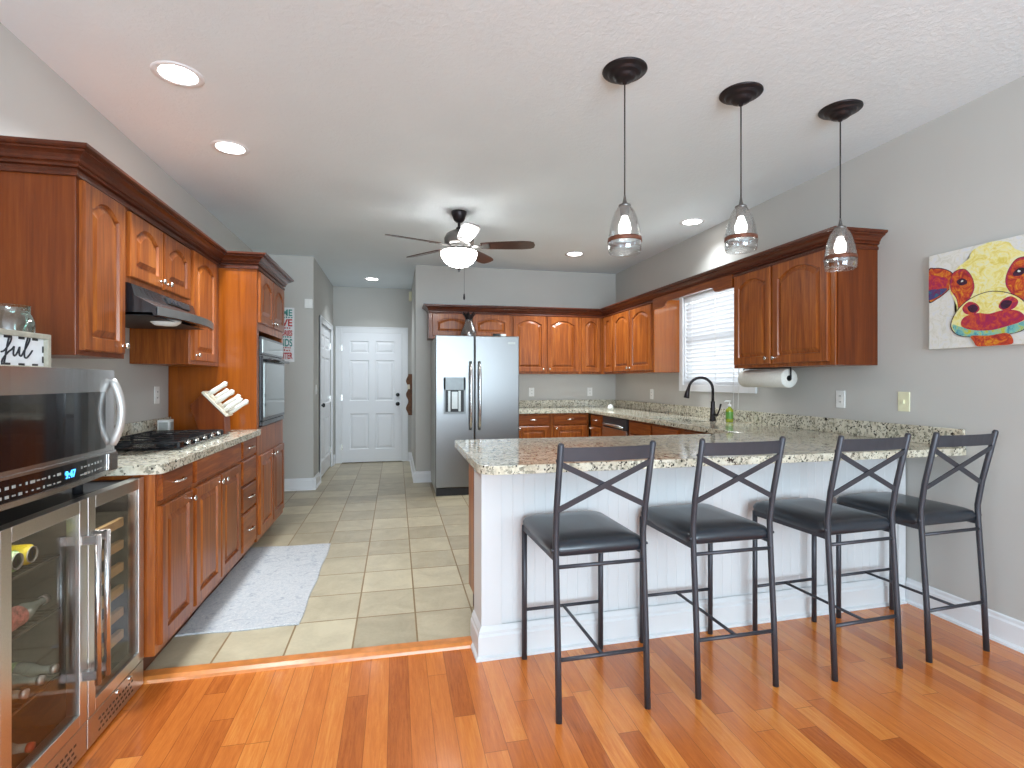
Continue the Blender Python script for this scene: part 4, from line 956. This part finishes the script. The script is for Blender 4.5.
# ------------------------------------------------------------------ recessed lights (each with its own lamp)
def make_can():
    t = thing('recessed_light', '', 'ceiling light')
    m = MB(); m.lathe([(0.112, 0), (0.110, -0.004), (0.090, -0.005), (0.080, -0.001)], (0, 0, ZC), 36, cap0=False, cap1=False); part('trim_ring', m, 'white', t, 0, False)
    m = MB(); m.lathe([(0.082, -0.002), (0.001, -0.003)], (0, 0, ZC), 36, cap0=False); part('lens', m, 'lens', t, 0, False)
    d = bpy.data.lights.new('downlight', 'AREA'); d.shape = 'DISK'; d.size = 0.15; d.energy = 10; d.color = (0.87, 0.95, 1.0); d.spread = R(115)
    o = bpy.data.objects.new('downlight', d); C.objects.link(o); o.parent = t; o.location = (0, 0, ZC - 0.008)
    return t
c0 = make_can()
for i, (x, y, lab) in enumerate([(-1.02, 2.80, 'round recessed ceiling light nearest the viewer at upper left'), (-1.02, 3.61, 'round recessed ceiling light second on the left, above the range hood'),
     (-0.34, 7.82, 'round recessed ceiling light in the hallway before the end door'), (2.02, 5.77, 'round recessed ceiling light toward the back right corner, right of the fan'), (2.67, 4.37, 'round recessed ceiling light above the sink window by the right wall')]):
    o = c0 if i == 0 else copy_tree(c0)
    o.location = (x, y, 0); o['label'] = lab; o['group'] = 'recessed ceiling lights'
    if i >= 2:
        for ch in o.children:
            if ch.type == 'LIGHT': ch.data = ch.data.copy(); ch.data.energy = (4.5, 18, 4)[i - 2]

# ------------------------------------------------------------------ ceiling fan
fn = thing('ceiling_fan', 'five-blade dark ceiling fan with a lit frosted bowl in the middle of the kitchen', 'ceiling fan', (0.534, 4.55, ZC))
fx, fy = 0.534, 4.55
def F(nm, mb, mt, bv=0): return part(nm, mb, mt, fn, bv)
m = MB(); m.lathe([(0.068, 0), (0.066, -0.02), (0.045, -0.075), (0.030, -0.09), (0.014, -0.095)], (fx, fy, ZC), 28); F('canopy', m, 'bronze')
m = MB(); m.tube([(fx, fy, ZC - 0.09), (fx, fy, 2.60)], 0.012, 10); m.lathe([(0.014, 0.03), (0.026, 0.02), (0.026, 0.0), (0.02, -0.01)], (fx, fy, 2.595), 16); F('downrod', m, 'bronze')
m = MB(); m.lathe([(0.02, 2.60), (0.06, 2.59), (0.11, 2.56), (0.13, 2.52), (0.128, 2.48), (0.10, 2.455), (0.085, 2.45), (0.085, 2.43), (0.12, 2.42), (0.125, 2.405)], (fx, fy, 0), 32); F('motor_housing', m, 'blade_silver')
for k in range(5):
    a = R(-75 + 72 * k) - 0.2175; c_, s_ = math.cos(a), math.sin(a); tl_ = R(13)
    rad = Vector((c_, s_, 0)); tan = Vector((-s_, c_, 0)); up = (Vector((0, 0, 1)) * math.cos(tl_) + tan * math.sin(tl_)); wd = (tan * math.cos(tl_) - Vector((0, 0, 1)) * math.sin(tl_))
    m = MB(); base = Vector((fx, fy, 2.455)); L0 = []
    for (r_, w_) in ((0.19, 0.045), (0.24, 0.056), (0.40, 0.066), (0.55, 0.070), (0.62, 0.062), (0.65, 0.045)): L0.append(base + rad * r_ + wd * w_)
    for (r_, w_) in ((0.66, 0.0), (0.65, -0.045), (0.62, -0.062), (0.55, -0.070), (0.40, -0.066), (0.24, -0.056), (0.19, -0.045)): L0.append(base + rad * r_ + wd * w_)
    m.prism(L0, up * 0.007); bo = F('blade', m, 'blade_wood')
    m = MB(); m.obox(base + rad * 0.15 - up * 0.004, rad, wd, up, 0.07, 0.018, 0.003); m.obox(base + rad * 0.235 - up * 0.003, rad, wd, up, 0.03, 0.04, 0.0025)
    part('blade_iron', m, 'blade_silver', bo)
m = MB(); m.lathe([(0.155, 2.405), (0.158, 2.395), (0.150, 2.36), (0.125, 2.32), (0.085, 2.29), (0.04, 2.275), (0.012, 2.27)], (fx, fy, 0), 32); F('light_bowl', m, 'bowl')
m = MB(); m.lathe([(0.010, 2.272), (0.016, 2.262), (0.014, 2.25), (0.004, 2.245), (0.006, 2.235), (0.001, 2.23)], (fx, fy, 0), 14); F('finial', m, 'bronze')
m = MB(); m.tube([(fx + 0.03, fy - 0.12, 2.41), (fx + 0.03, fy - 0.12, 2.02)], 0.0013, 5); m.lathe([(0.001, 2.03), (0.006, 2.02), (0.009, 1.99), (0.006, 1.975), (0.001, 1.973)], (fx + 0.03, fy - 0.12, 0), 10); F('pull_chain', m, 'bronze')

# ------------------------------------------------------------------ rug
rg = MB(); n1, n2 = 12, 24; lp = []
def rp(u, v, z):
    x = -1.085 + u * 0.585 + 0.004 * math.sin(v * 17); y = 2.935 + v * 1.40 + 0.006 * math.sin(u * 9) + (0.02 * (1 - u)) * v
    return (x, y, z)
per = [(i / n1, 0) for i in range(n1)] + [(1, j / n2) for j in range(n2)] + [(1 - i / n1, 1) for i in range(n1)] + [(0, 1 - j / n2) for j in range(n2)]
rg.rings([[rp(u, v, 0.001) for u, v in per], [rp(u, v, 0.006) for u, v in per], [rp(0.006 + u * 0.988, 0.003 + v * 0.994, 0.009) for u, v in per]], True, False)
solo('runner_rug', rg, 'rug', 'pale grey distressed runner rug on the tile beside the left base cabinets', 'rug', origin=(-0.8, 3.6, 0.001))

# ------------------------------------------------------------------ cow painting on the right wall
pt_ = thing('canvas_painting', 'colourful painting of a cow face on the right wall', 'painting', (XR, 2.05, 1.72))
cy0, cy1, cz0, cz1 = 2.367, 1.735, 1.462, 1.985
part('canvas', MB().box(XR - 0.032, XR - 0.001, cy1, cy0, cz0, cz1), 'canvas', pt_, 0.002)
mc = ['cowyellow', 'coworange', 'cowred', 'cowteal', 'cowdark', 'cowviolet', 'canvas']
cw = MB()
def sm(pts, n=6):
    out = []; k = len(pts)
    for i in range(k):
        p0, p1, p2, p3 = [Vector(pts[(i + j) % k]) for j in (-1, 0, 1, 2)]
        for q in range(n):
            t = q / n; out.append(0.5 * ((2 * p1) + (p2 - p0) * t + (2 * p0 - 5 * p1 + 4 * p2 - p3) * t * t + (3 * p1 - p0 - 3 * p2 + p3) * t ** 3))
    return out
lay = [0]
def patch(pts, mi, smooth=True):
    # pts in canvas units: x 0 (left edge, far) .. 1 ; y 0 bottom .. 1 top
    lay[0] += 1; d = XR - 0.0322 - 0.00025 * lay[0]
    q = sm(pts) if smooth else [Vector(p) for p in pts]
    cw.mi = mi; cw.face([cw.bm.verts.new((d, cy0 + (cy1 - cy0) * min(max(p.x, 0.0), 1), cz0 + (cz1 - cz0) * min(max(p.y, 0.0), 1))) for p in q])
def mir(pts): return [(0.98 - x, y) for x, y in pts][::-1]
def grow(pts, k):
    cx = sum(p[0] for p in pts) / len(pts); cy = sum(p[1] for p in pts) / len(pts); return [(cx + (x - cx) * k, cy + (y - cy) * k) for x, y in pts]
ear = [(0.0, 0.83), (0.06, 0.85), (0.14, 0.82), (0.20, 0.76), (0.20, 0.66), (0.16, 0.60), (0.08, 0.54), (0.0, 0.53)]
for e in (ear, mir(ear)): patch(grow(e, 1.07), 4); patch(e, 1)
e2 = [(0.0, 0.78), (0.10, 0.76), (0.17, 0.70), (0.12, 0.62), (0.0, 0.58)]
for e in (e2, mir(e2)): patch(e, 2)
e3 = [(0.0, 0.63), (0.08, 0.63), (0.16, 0.62), (0.10, 0.56), (0.0, 0.53)]
for e in (e3, mir(e3)): patch(e, 5)
patch([(0.235, 0.80), (0.33, 0.88), (0.37, 0.96), (0.50, 1.0), (0.62, 0.96), (0.66, 0.89), (0.755, 0.80), (0.80, 0.62), (0.74, 0.42), (0.72, 0.20), (0.26, 0.20), (0.24, 0.42), (0.18, 0.62)], 0)
ep = [(0.21, 0.76), (0.30, 0.78), (0.36, 0.68), (0.37, 0.56), (0.31, 0.44), (0.26, 0.40), (0.24, 0.50), (0.19, 0.62)]
for e in (ep, mir(ep)): patch(grow(e, 1.05), 4); patch(grow(e, 1.02), 2); patch(grow(e, 0.9), 1)
ey = [(0.24, 0.675), (0.28, 0.70), (0.32, 0.67), (0.32, 0.635), (0.27, 0.63)]
for e in (ey, mir(ey)): patch(e, 4)
hl = [(0.275, 0.67), (0.29, 0.68), (0.295, 0.665), (0.28, 0.66)]
for e in (hl, mir(hl)): patch(e, 6)
patch(grow([(0.24, 0.36), (0.34, 0.47), (0.49, 0.52), (0.64, 0.47), (0.74, 0.36), (0.77, 0.22), (0.70, 0.12), (0.49, 0.10), (0.28, 0.12), (0.20, 0.22)], 1.03), 4)
patch([(0.24, 0.36), (0.34, 0.47), (0.49, 0.52), (0.64, 0.47), (0.74, 0.36), (0.77, 0.22), (0.70, 0.12), (0.49, 0.10), (0.28, 0.12), (0.20, 0.22)], 0)
patch([(0.21, 0.24), (0.30, 0.20), (0.49, 0.17), (0.70, 0.20), (0.77, 0.24), (0.72, 0.13), (0.49, 0.09), (0.26, 0.13)], 3)
patch([(0.30, 0.30), (0.40, 0.33), (0.49, 0.31), (0.60, 0.33), (0.70, 0.30), (0.73, 0.22), (0.60, 0.17), (0.49, 0.15), (0.36, 0.17), (0.28, 0.22)], 2)
nk = [(0.29, 0.40), (0.34, 0.45), (0.40, 0.42), (0.42, 0.36), (0.37, 0.32), (0.31, 0.34)]
for e in (nk, mir(nk)): patch(e, 2)
nd = [(0.33, 0.40), (0.38, 0.42), (0.41, 0.38), (0.39, 0.34), (0.35, 0.35)]
for e in (nd, mir(nd)): patch(e, 4)
patch([(0.36, 0.11), (0.49, 0.10), (0.62, 0.11), (0.66, 0.03), (0.62, 0.0), (0.42, 0.0), (0.38, 0.05)], 1)
bmesh.ops.triangulate(cw.bm, faces=cw.bm.faces)
part('painted_cow', cw, mc, pt_)

# ------------------------------------------------------------------ wine cooler
wcx = thing('wine_cooler', 'stainless two-door wine and beverage cooler with glass doors at the lower left', 'wine cooler', (-1.3, 2.1, ZW))
cf = -1.095; wy0, wy1 = 1.69, 2.522; wz0, wz1 = ZW + 0.005, 0.868
m = MB(); m.box(XL + 0.01, cf, wy0, wy0 + 0.02, wz0, wz1); m.box(XL + 0.01, cf, wy1 - 0.02, wy1, wz0, wz1); m.box(XL + 0.01, XL + 0.03, wy0 + 0.02, wy1 - 0.02, wz0, wz1); m.box(XL + 0.03, cf, wy0 + 0.02, wy1 - 0.02, wz1 - 0.025, wz1); m.box(XL + 0.03, cf, wy0 + 0.02, wy1 - 0.02, wz0, 0.11)
part('cooler_body', m, 'matte_black', wcx)
ym = 2.106; part('divider', MB().box(XL + 0.03, cf, ym - 0.015, ym + 0.015, 0.11, wz1 - 0.025), 'interior', wcx)
m = MB(); m.box(XL + 0.03, XL + 0.034, wy0 + 0.02, wy1 - 0.02, 0.11, wz1 - 0.025); m.box(XL + 0.034, cf, wy1 - 0.023, wy1 - 0.0202, 0.11, wz1 - 0.025); part('liner', m, 'interior', wcx)
def cooler_door(y0, y1, hy, swing):
    x0, x1 = cf + 0.003, -1.05; z0, z1 = 0.105, 0.878; fw = 0.045
    m = MB(); m.box(x0, x1, y0, y0 + fw, z0, z1); m.box(x0, x1, y1 - fw, y1, z0, z1); m.box(x0, x1, y0 + fw, y1 - fw, z0, z0 + fw); m.box(x0, x1, y0 + fw, y1 - fw, z1 - fw, z1)
    d = part('door', m, 'steel_warm', wcx, 0.002)
    part('glass_pane', MB().box(x1 - 0.012, x1 - 0.008, y0 + fw - 0.002, y1 - fw + 0.002, z0 + fw - 0.002, z1 - fw + 0.002), 'tint', d)
    h = MB(); h.tube([(x1 + 0.045, hy, 0.24), (x1 + 0.045, hy, 0.755)], 0.010, 12)
    for z in (0.275, 0.74): h.box(x1, x1 + 0.045, hy - 0.011, hy + 0.011, z - 0.015, z + 0.015)
    part('handle', h, 'steel', d)
    return d
cooler_door(wy0, ym - 0.003, ym - 0.03, 0); cooler_door(ym + 0.003, wy1, ym + 0.03, 1)
m = MB(); m.box(cf + 0.003, -1.052, wy0, ym - 0.003, ZW + 0.012, 0.10); m.box(cf + 0.003, -1.052, ym + 0.003, wy1, ZW + 0.012, 0.10)
kk = part('kick_grille', m, 'steel_warm', wcx, 0.002)
for yy0, yy1 in ((wy0 + 0.12, ym - 0.07), (ym + 0.07, wy1 - 0.10)):
    m = MB()
    for r_ in range(3):
        k = 0; y = yy0 + (0.012 if r_ % 2 else 0)
        while y < yy1: m.box(-1.0525, -1.0512, y, y + 0.014, 0.018 + r_ * 0.02, 0.026 + r_ * 0.02); y += 0.024
    part('vent_slots', m, 'slot', kk)
m = MB()
for y in (1.75, ym + 0.20, wy1 - 0.12): m.lathe([(0.009, 0), (0.009, 0.004), (0.004, 0.006)], (-1.052, y, 0.085), 12, 'X')
part('lock', m, 'chrome', kk)
for k in range(6):
    z = 0.70 - k * 0.093
    m = MB(); m.box(cf - 0.035, cf - 0.015, ym + 0.03, wy1 - 0.035, z - 0.018, z + 0.018); s_ = part('shelf', m, 'woodlight', wcx, 0.002)
    m = MB()
    for j in range(4): y = ym + 0.06 + j * 0.09; m.bar((XL + 0.05, y, z), (cf - 0.035, y, z), 0.004, 0.004)
    part('shelf_wires', m, 'wire', s_)
shz = [0.69, 0.51, 0.283]
for z in shz:
    m = MB()
    for x in (XL + 0.06, cf - 0.03): m.bar((x, wy0 + 0.025, z), (x, ym - 0.02, z), 0.006, 0.006)
    for j in range(14): y = wy0 + 0.04 + j * 0.027; m.bar((XL + 0.06, y, z), (cf - 0.03, y, z), 0.0035, 0.0035)
    part('wire_shelf', m, 'wire', wcx)
# contents: cans and bottles lying on the wire shelves, necks to the front
def can(y, z, mat, lab, x=-1.20):
    t = thing('drink_can', lab, 'can', (x, y, z)); m = MB(); m.lathe([(0.026, -0.06), (0.032, -0.052), (0.032, 0.052), (0.026, 0.06)], (x, y, z + 0.036), 20, 'X'); part('can_body', m, mat, t)
    m = MB(); m.lathe([(0.026, 0.0601), (0.0255, 0.064), (0.022, 0.060), (0.001, 0.060)], (x, y, z + 0.036), 20, 'X', cap0=False); part('can_lid', m, 'dispenser_lt', t)
def bottle(y, z, mat, cap, lab, x=-1.22):
    t = thing('drink_bottle', lab, 'bottle', (x, y, z)); m = MB(); m.lathe([(0.028, -0.12), (0.031, -0.11), (0.031, 0.0), (0.024, 0.03), (0.013, 0.055), (0.012, 0.085)], (x, y, z + 0.035), 20, 'X'); part('bottle_body', m, 'bottleglass', t)
    m = MB(); m.lathe([(0.0315, -0.09), (0.0315, -0.01)], (x, y, z + 0.035), 20, 'X', cap0=False, cap1=False); part('wrap_label', m, mat, t)
    m = MB(); m.lathe([(0.014, 0.085), (0.015, 0.09), (0.014, 0.10), (0.001, 0.101)], (x, y, z + 0.035), 16, 'X'); part('cap', m, cap, t)
can(1.972, 0.695, 'label_y', 'yellow can on the top wire shelf of the cooler', -1.20); can(1.905, 0.695, 'label_g', 'green and white can left of the yellow can on the top cooler shelf', -1.20)
bottle(1.95, 0.56, 'label_g', 'bluecap', 'blue-capped bottle lying behind the red-labelled bottle in the cooler', -1.30)
t = thing('drink_bottle', 'red-labelled clear bottle lying sideways on the middle wire shelf of the cooler', 'bottle', (-1.16, 1.95, 0.515))
m = MB(); m.lathe([(0.028, 1.80), (0.032, 1.81), (0.032, 1.96), (0.024, 1.99), (0.014, 2.02), (0.013, 2.06)], (-1.16, 0, 0.549), 20, 'Y'); part('bottle_body', m, 'bottleglass', t)
m = MB(); m.lathe([(0.0325, 1.83), (0.0325, 1.94)], (-1.16, 0, 0.549), 20, 'Y', cap0=False, cap1=False); part('wrap_label', m, 'label_r', t)
m = MB(); m.lathe([(0.015, 2.055), (0.015, 2.075), (0.001, 2.077)], (-1.16, 0, 0.549), 16, 'Y'); part('cap', m, 'canal', t)
for y, lb in ((1.90, 'left'), (1.975, 'middle'), (2.045, 'right')): bottle(y, 0.288, 'label_g', 'canal', 'silver-capped bottle on the lowest wire shelf, %s of three' % lb, -1.21)
bottle(1.91, 0.115, 'label_r', 'redcap', 'red-capped bottle on the floor of the cooler', -1.20)
bottle(2.24, 0.72, 'label_r', 'redcap', 'red-capped bottle on the top wooden rack of the cooler', -1.24)
for y0_, y1_ in ((wy0 + 0.05, ym - 0.04), (ym + 0.04, wy1 - 0.05)):
    part('light_strip', MB().box(cf - 0.02, cf - 0.008, y0_, y1_, wz1 - 0.032, wz1 - 0.026), 'led', wcx)  # glowing strips added to brighten the cooler interior

# ------------------------------------------------------------------ microwave on the cooler
mw = thing('microwave', 'large stainless microwave with black glass door sitting on the wine cooler', 'microwave', (-1.3, 1.87, 0.87))
my0, my1, mz0, mz1, mf = 1.44, 2.30, 0.942, 1.326, -1.07
part('casing', MB().box(XL + 0.06, mf, my0, my1, mz0, mz1 - 0.004), 'steel', mw, 0.004)
m = MB()
for x in (-1.5, -1.15):
    for y in (my0 + 0.06, my1 - 0.06): m.lathe([(0.016, 0), (0.016, 0.075)], (x, y, 0.8685), 12)
part('feet', m, 'matte_black', mw)
yc = 1.80; hwid = my1 - 0.03 - yc
def fb(y): a = (y - yc) / hwid; return -1.045 + 0.040 * (1 - a * a)      # bowed door front
ys = [yc - hwid + 2 * hwid * k / 20 for k in range(21)]
def band(z0f, z1f, d0=0.0, back=None):
    L = []
    for y in ys:
        x = fb(y) + d0; L.append([(mf if back is None else x - back, y, z0f(y)), (mf if back is None else x - back, y, z1f(y)), (x, y, z1f(y)), (x, y, z0f(y))])
    m = MB(); m.rings(L, True, False); return m
def zl(y): a = (y - yc) / hwid; return 1.026 + 0.008 * (1 - a * a)
dr_ = part('door', band(lambda y: zl(y), lambda y: mz1), 'steel', mw)
g_ys = [y for y in ys if y < 2.19]
L = [[(fb(y), y, zl(y) + 0.014), (fb(y), y, mz1 - 0.078), (fb(y) + 0.0015, y, mz1 - 0.078), (fb(y) + 0.0015, y, zl(y) + 0.014)] for y in g_ys]
m = MB(); m.rings(L, True, False); part('glass_pane', m, 'black_glass', dr_)
m = MB(); pts = []
for i in range(15):
    a = -1 + i / 7; z = 1.17 + 0.120 * a; pts.append((fb(2.21) + 0.002 + 0.030 * (1 - a * a), 2.232, z))
m.tube(pts, [0.012] + [0.0135] * 13 + [0.012], 12); part('handle', m, 'satin', dr_)
cp = part('control_panel', band(lambda y: 0.962, lambda y: zl(y) - 0.008, -0.003), 'black_glass', mw)
part('lower_trim', band(lambda y: 0.946, lambda y: 0.962, 0.002), 'steel', mw)
L = [[(fb(y) + 0.001, y, zl(y) - 0.008), (fb(y) + 0.001, y, zl(y)), (fb(y) + 0.006, y, zl(y)), (fb(y) + 0.006, y, zl(y) - 0.008)] for y in ys]
m = MB(); m.rings(L, True, False); part('upper_trim', m, 'steel', mw)
m = MB(); m.box(fb(2.23) - 0.02, fb(2.23) + 0.006, 2.205, my1 - 0.031, 0.952, 1.018); part('end_cap', m, 'steel', mw, 0.002)
def tan_at(y): return Vector((fb(y + 0.01) - fb(y - 0.01), 0.02, 0)).normalized()
dsp = text_mb('9:47', 0.034, (fb(1.905) + 0.0005 - 0.003 + 0.001, 1.90, 0.979), tan_at(1.93), (0, 0, 1), 0.0006); part('clock_display', dsp, 'bluedisp', cp)
for ya, yb in ((1.46, 1.88), (2.0, 2.165)):
    m = MB()
    for row in range(2):
        y = ya
        while y < yb:
            w_ = random.choice([0.006, 0.012, 0.018]); x = fb(y) - 0.003; z = 0.976 + row * 0.024
            m.obox((x + 0.0006, y, z), tan_at(y), (0, 0, 1), (1, 0, 0), w_ / 2, random.choice([0.002, 0.004]), 0.0006); y += 0.024
    part('button_marks', m, 'dispenser_lt', cp)

# jar + framed sign on the microwave
sg = thing('framed_sign', 'small framed white sign with black script lettering on the microwave', 'sign', (-1.2, 1.85, 1.327))
sxf = -1.17; s0, s1, sz0, sz1 = 1.50, 2.125, 1.3275, 1.446
m = MB(); fw = 0.017
m.box(sxf - 0.03, sxf, s0, s1, sz0, sz0 + fw * 0.5); m.box(sxf - 0.03, sxf, s0, s1, sz1 - fw, sz1); m.box(sxf - 0.03, sxf, s0, s0 + fw, sz0 + fw * 0.5, sz1 - fw); m.box(sxf - 0.03, sxf, s1 - fw, s1, sz0 + fw * 0.5, sz1 - fw)
part('frame', m, 'greyframe', sg, 0.002)
part('panel', MB().box(sxf - 0.025, sxf - 0.014, s0 + fw, s1 - fw, sz0 + fw * 0.5, sz1 - fw), 'signwhite', sg)
m = MB()
yy = s0 + 0.03; 
for zc_, dz in ((sz0 + 0.012, 0.004), (sz1 - fw - 0.004, 0.004)):
    y = s0 + 0.03
    while y < s1 - 0.05: m.box(sxf - 0.0142, sxf - 0.013, y, y + 0.028, zc_ - dz, zc_ + dz); y += 0.065
for z in (sz0 + 0.02, sz0 + 0.055): m.box(sxf - 0.0142, sxf - 0.013, s1 - fw - 0.008, s1 - fw - 0.001, z, z + 0.022)
part('scalloped_edge', m, 'ink', sg)
# brush script strokes "ful"
m = MB(); ox, oz, k = 1.93, sz0 + 0.032, 0.066
def stroke(pts, r=0.0026):
    P_ = [Vector(p) for p in pts]; out = []
    for i in range(len(P_) - 1):
        p0, p1, p2, p3 = P_[max(i - 1, 0)], P_[i], P_[i + 1], P_[min(i + 2, len(P_) - 1)]
        for q in range(5):
            t = q / 5; out.append(0.5 * ((2 * p1) + (p2 - p0) * t + (2 * p0 - 5 * p1 + 4 * p2 - p3) * t * t + (3 * p1 - p0 - 3 * p2 + p3) * t ** 3))
    out.append(P_[-1]); m.tube([(sxf - 0.0125, ox + p.x * k, oz + p.y * k) for p in out], r, 6)
stroke([(-0.35, 0.25), (-0.1, 0.35), (0.25, 0.75), (0.32, 1.0), (0.2, 1.02), (0.05, 0.6), (-0.15, -0.25), (-0.3, -0.35), (-0.25, -0.1), (0.1, 0.25), (0.35, 0.4), (0.5, 0.55)])
stroke([(0.5, 0.55), (0.45, 0.2), (0.55, 0.1), (0.75, 0.3), (0.88, 0.55), (0.86, 0.2), (0.98, 0.1), (1.15, 0.3)])
stroke([(1.15, 0.3), (1.5, 0.75), (1.62, 1.05), (1.5, 1.08), (1.3, 0.6), (1.22, 0.15), (1.35, 0.02), (1.6, 0.2), (1.8, 0.42)])
part('lettering', m, 'ink', sg)
jr = thing('glass_jar', 'aqua ribbed glass jar with a wire handle standing behind the framed sign', 'jar', (-1.33, 2.19, 1.3275))
m = MB(); n = 48; L = []
for r, z in ((0.05, 0.002), (0.058, 0.02), (0.062, 0.07), (0.062, 0.17), (0.056, 0.19), (0.050, 0.20), (0.050, 0.222), (0.053, 0.226)):
    L.append([(-1.33 + (r + 0.003 * math.cos(j * PI)) * math.cos(2 * PI * j / n), 2.19 + (r + 0.003 * math.cos(j * PI)) * math.sin(2 * PI * j / n), 1.3275 + z) for j in range(n)])
m.rings(L, True, True, True, False); part('glass_body', m, 'jarglass', jr)
m = MB(); m.tube([(-1.33, 2.19 + 0.058, 1.53), (-1.33, 2.19 + 0.078, 1.535), (-1.325, 2.19 + 0.078, 1.50), (-1.33, 2.19 + 0.063, 1.46)], 0.004, 8); part('wire_handle', m, 'chrome', jr)
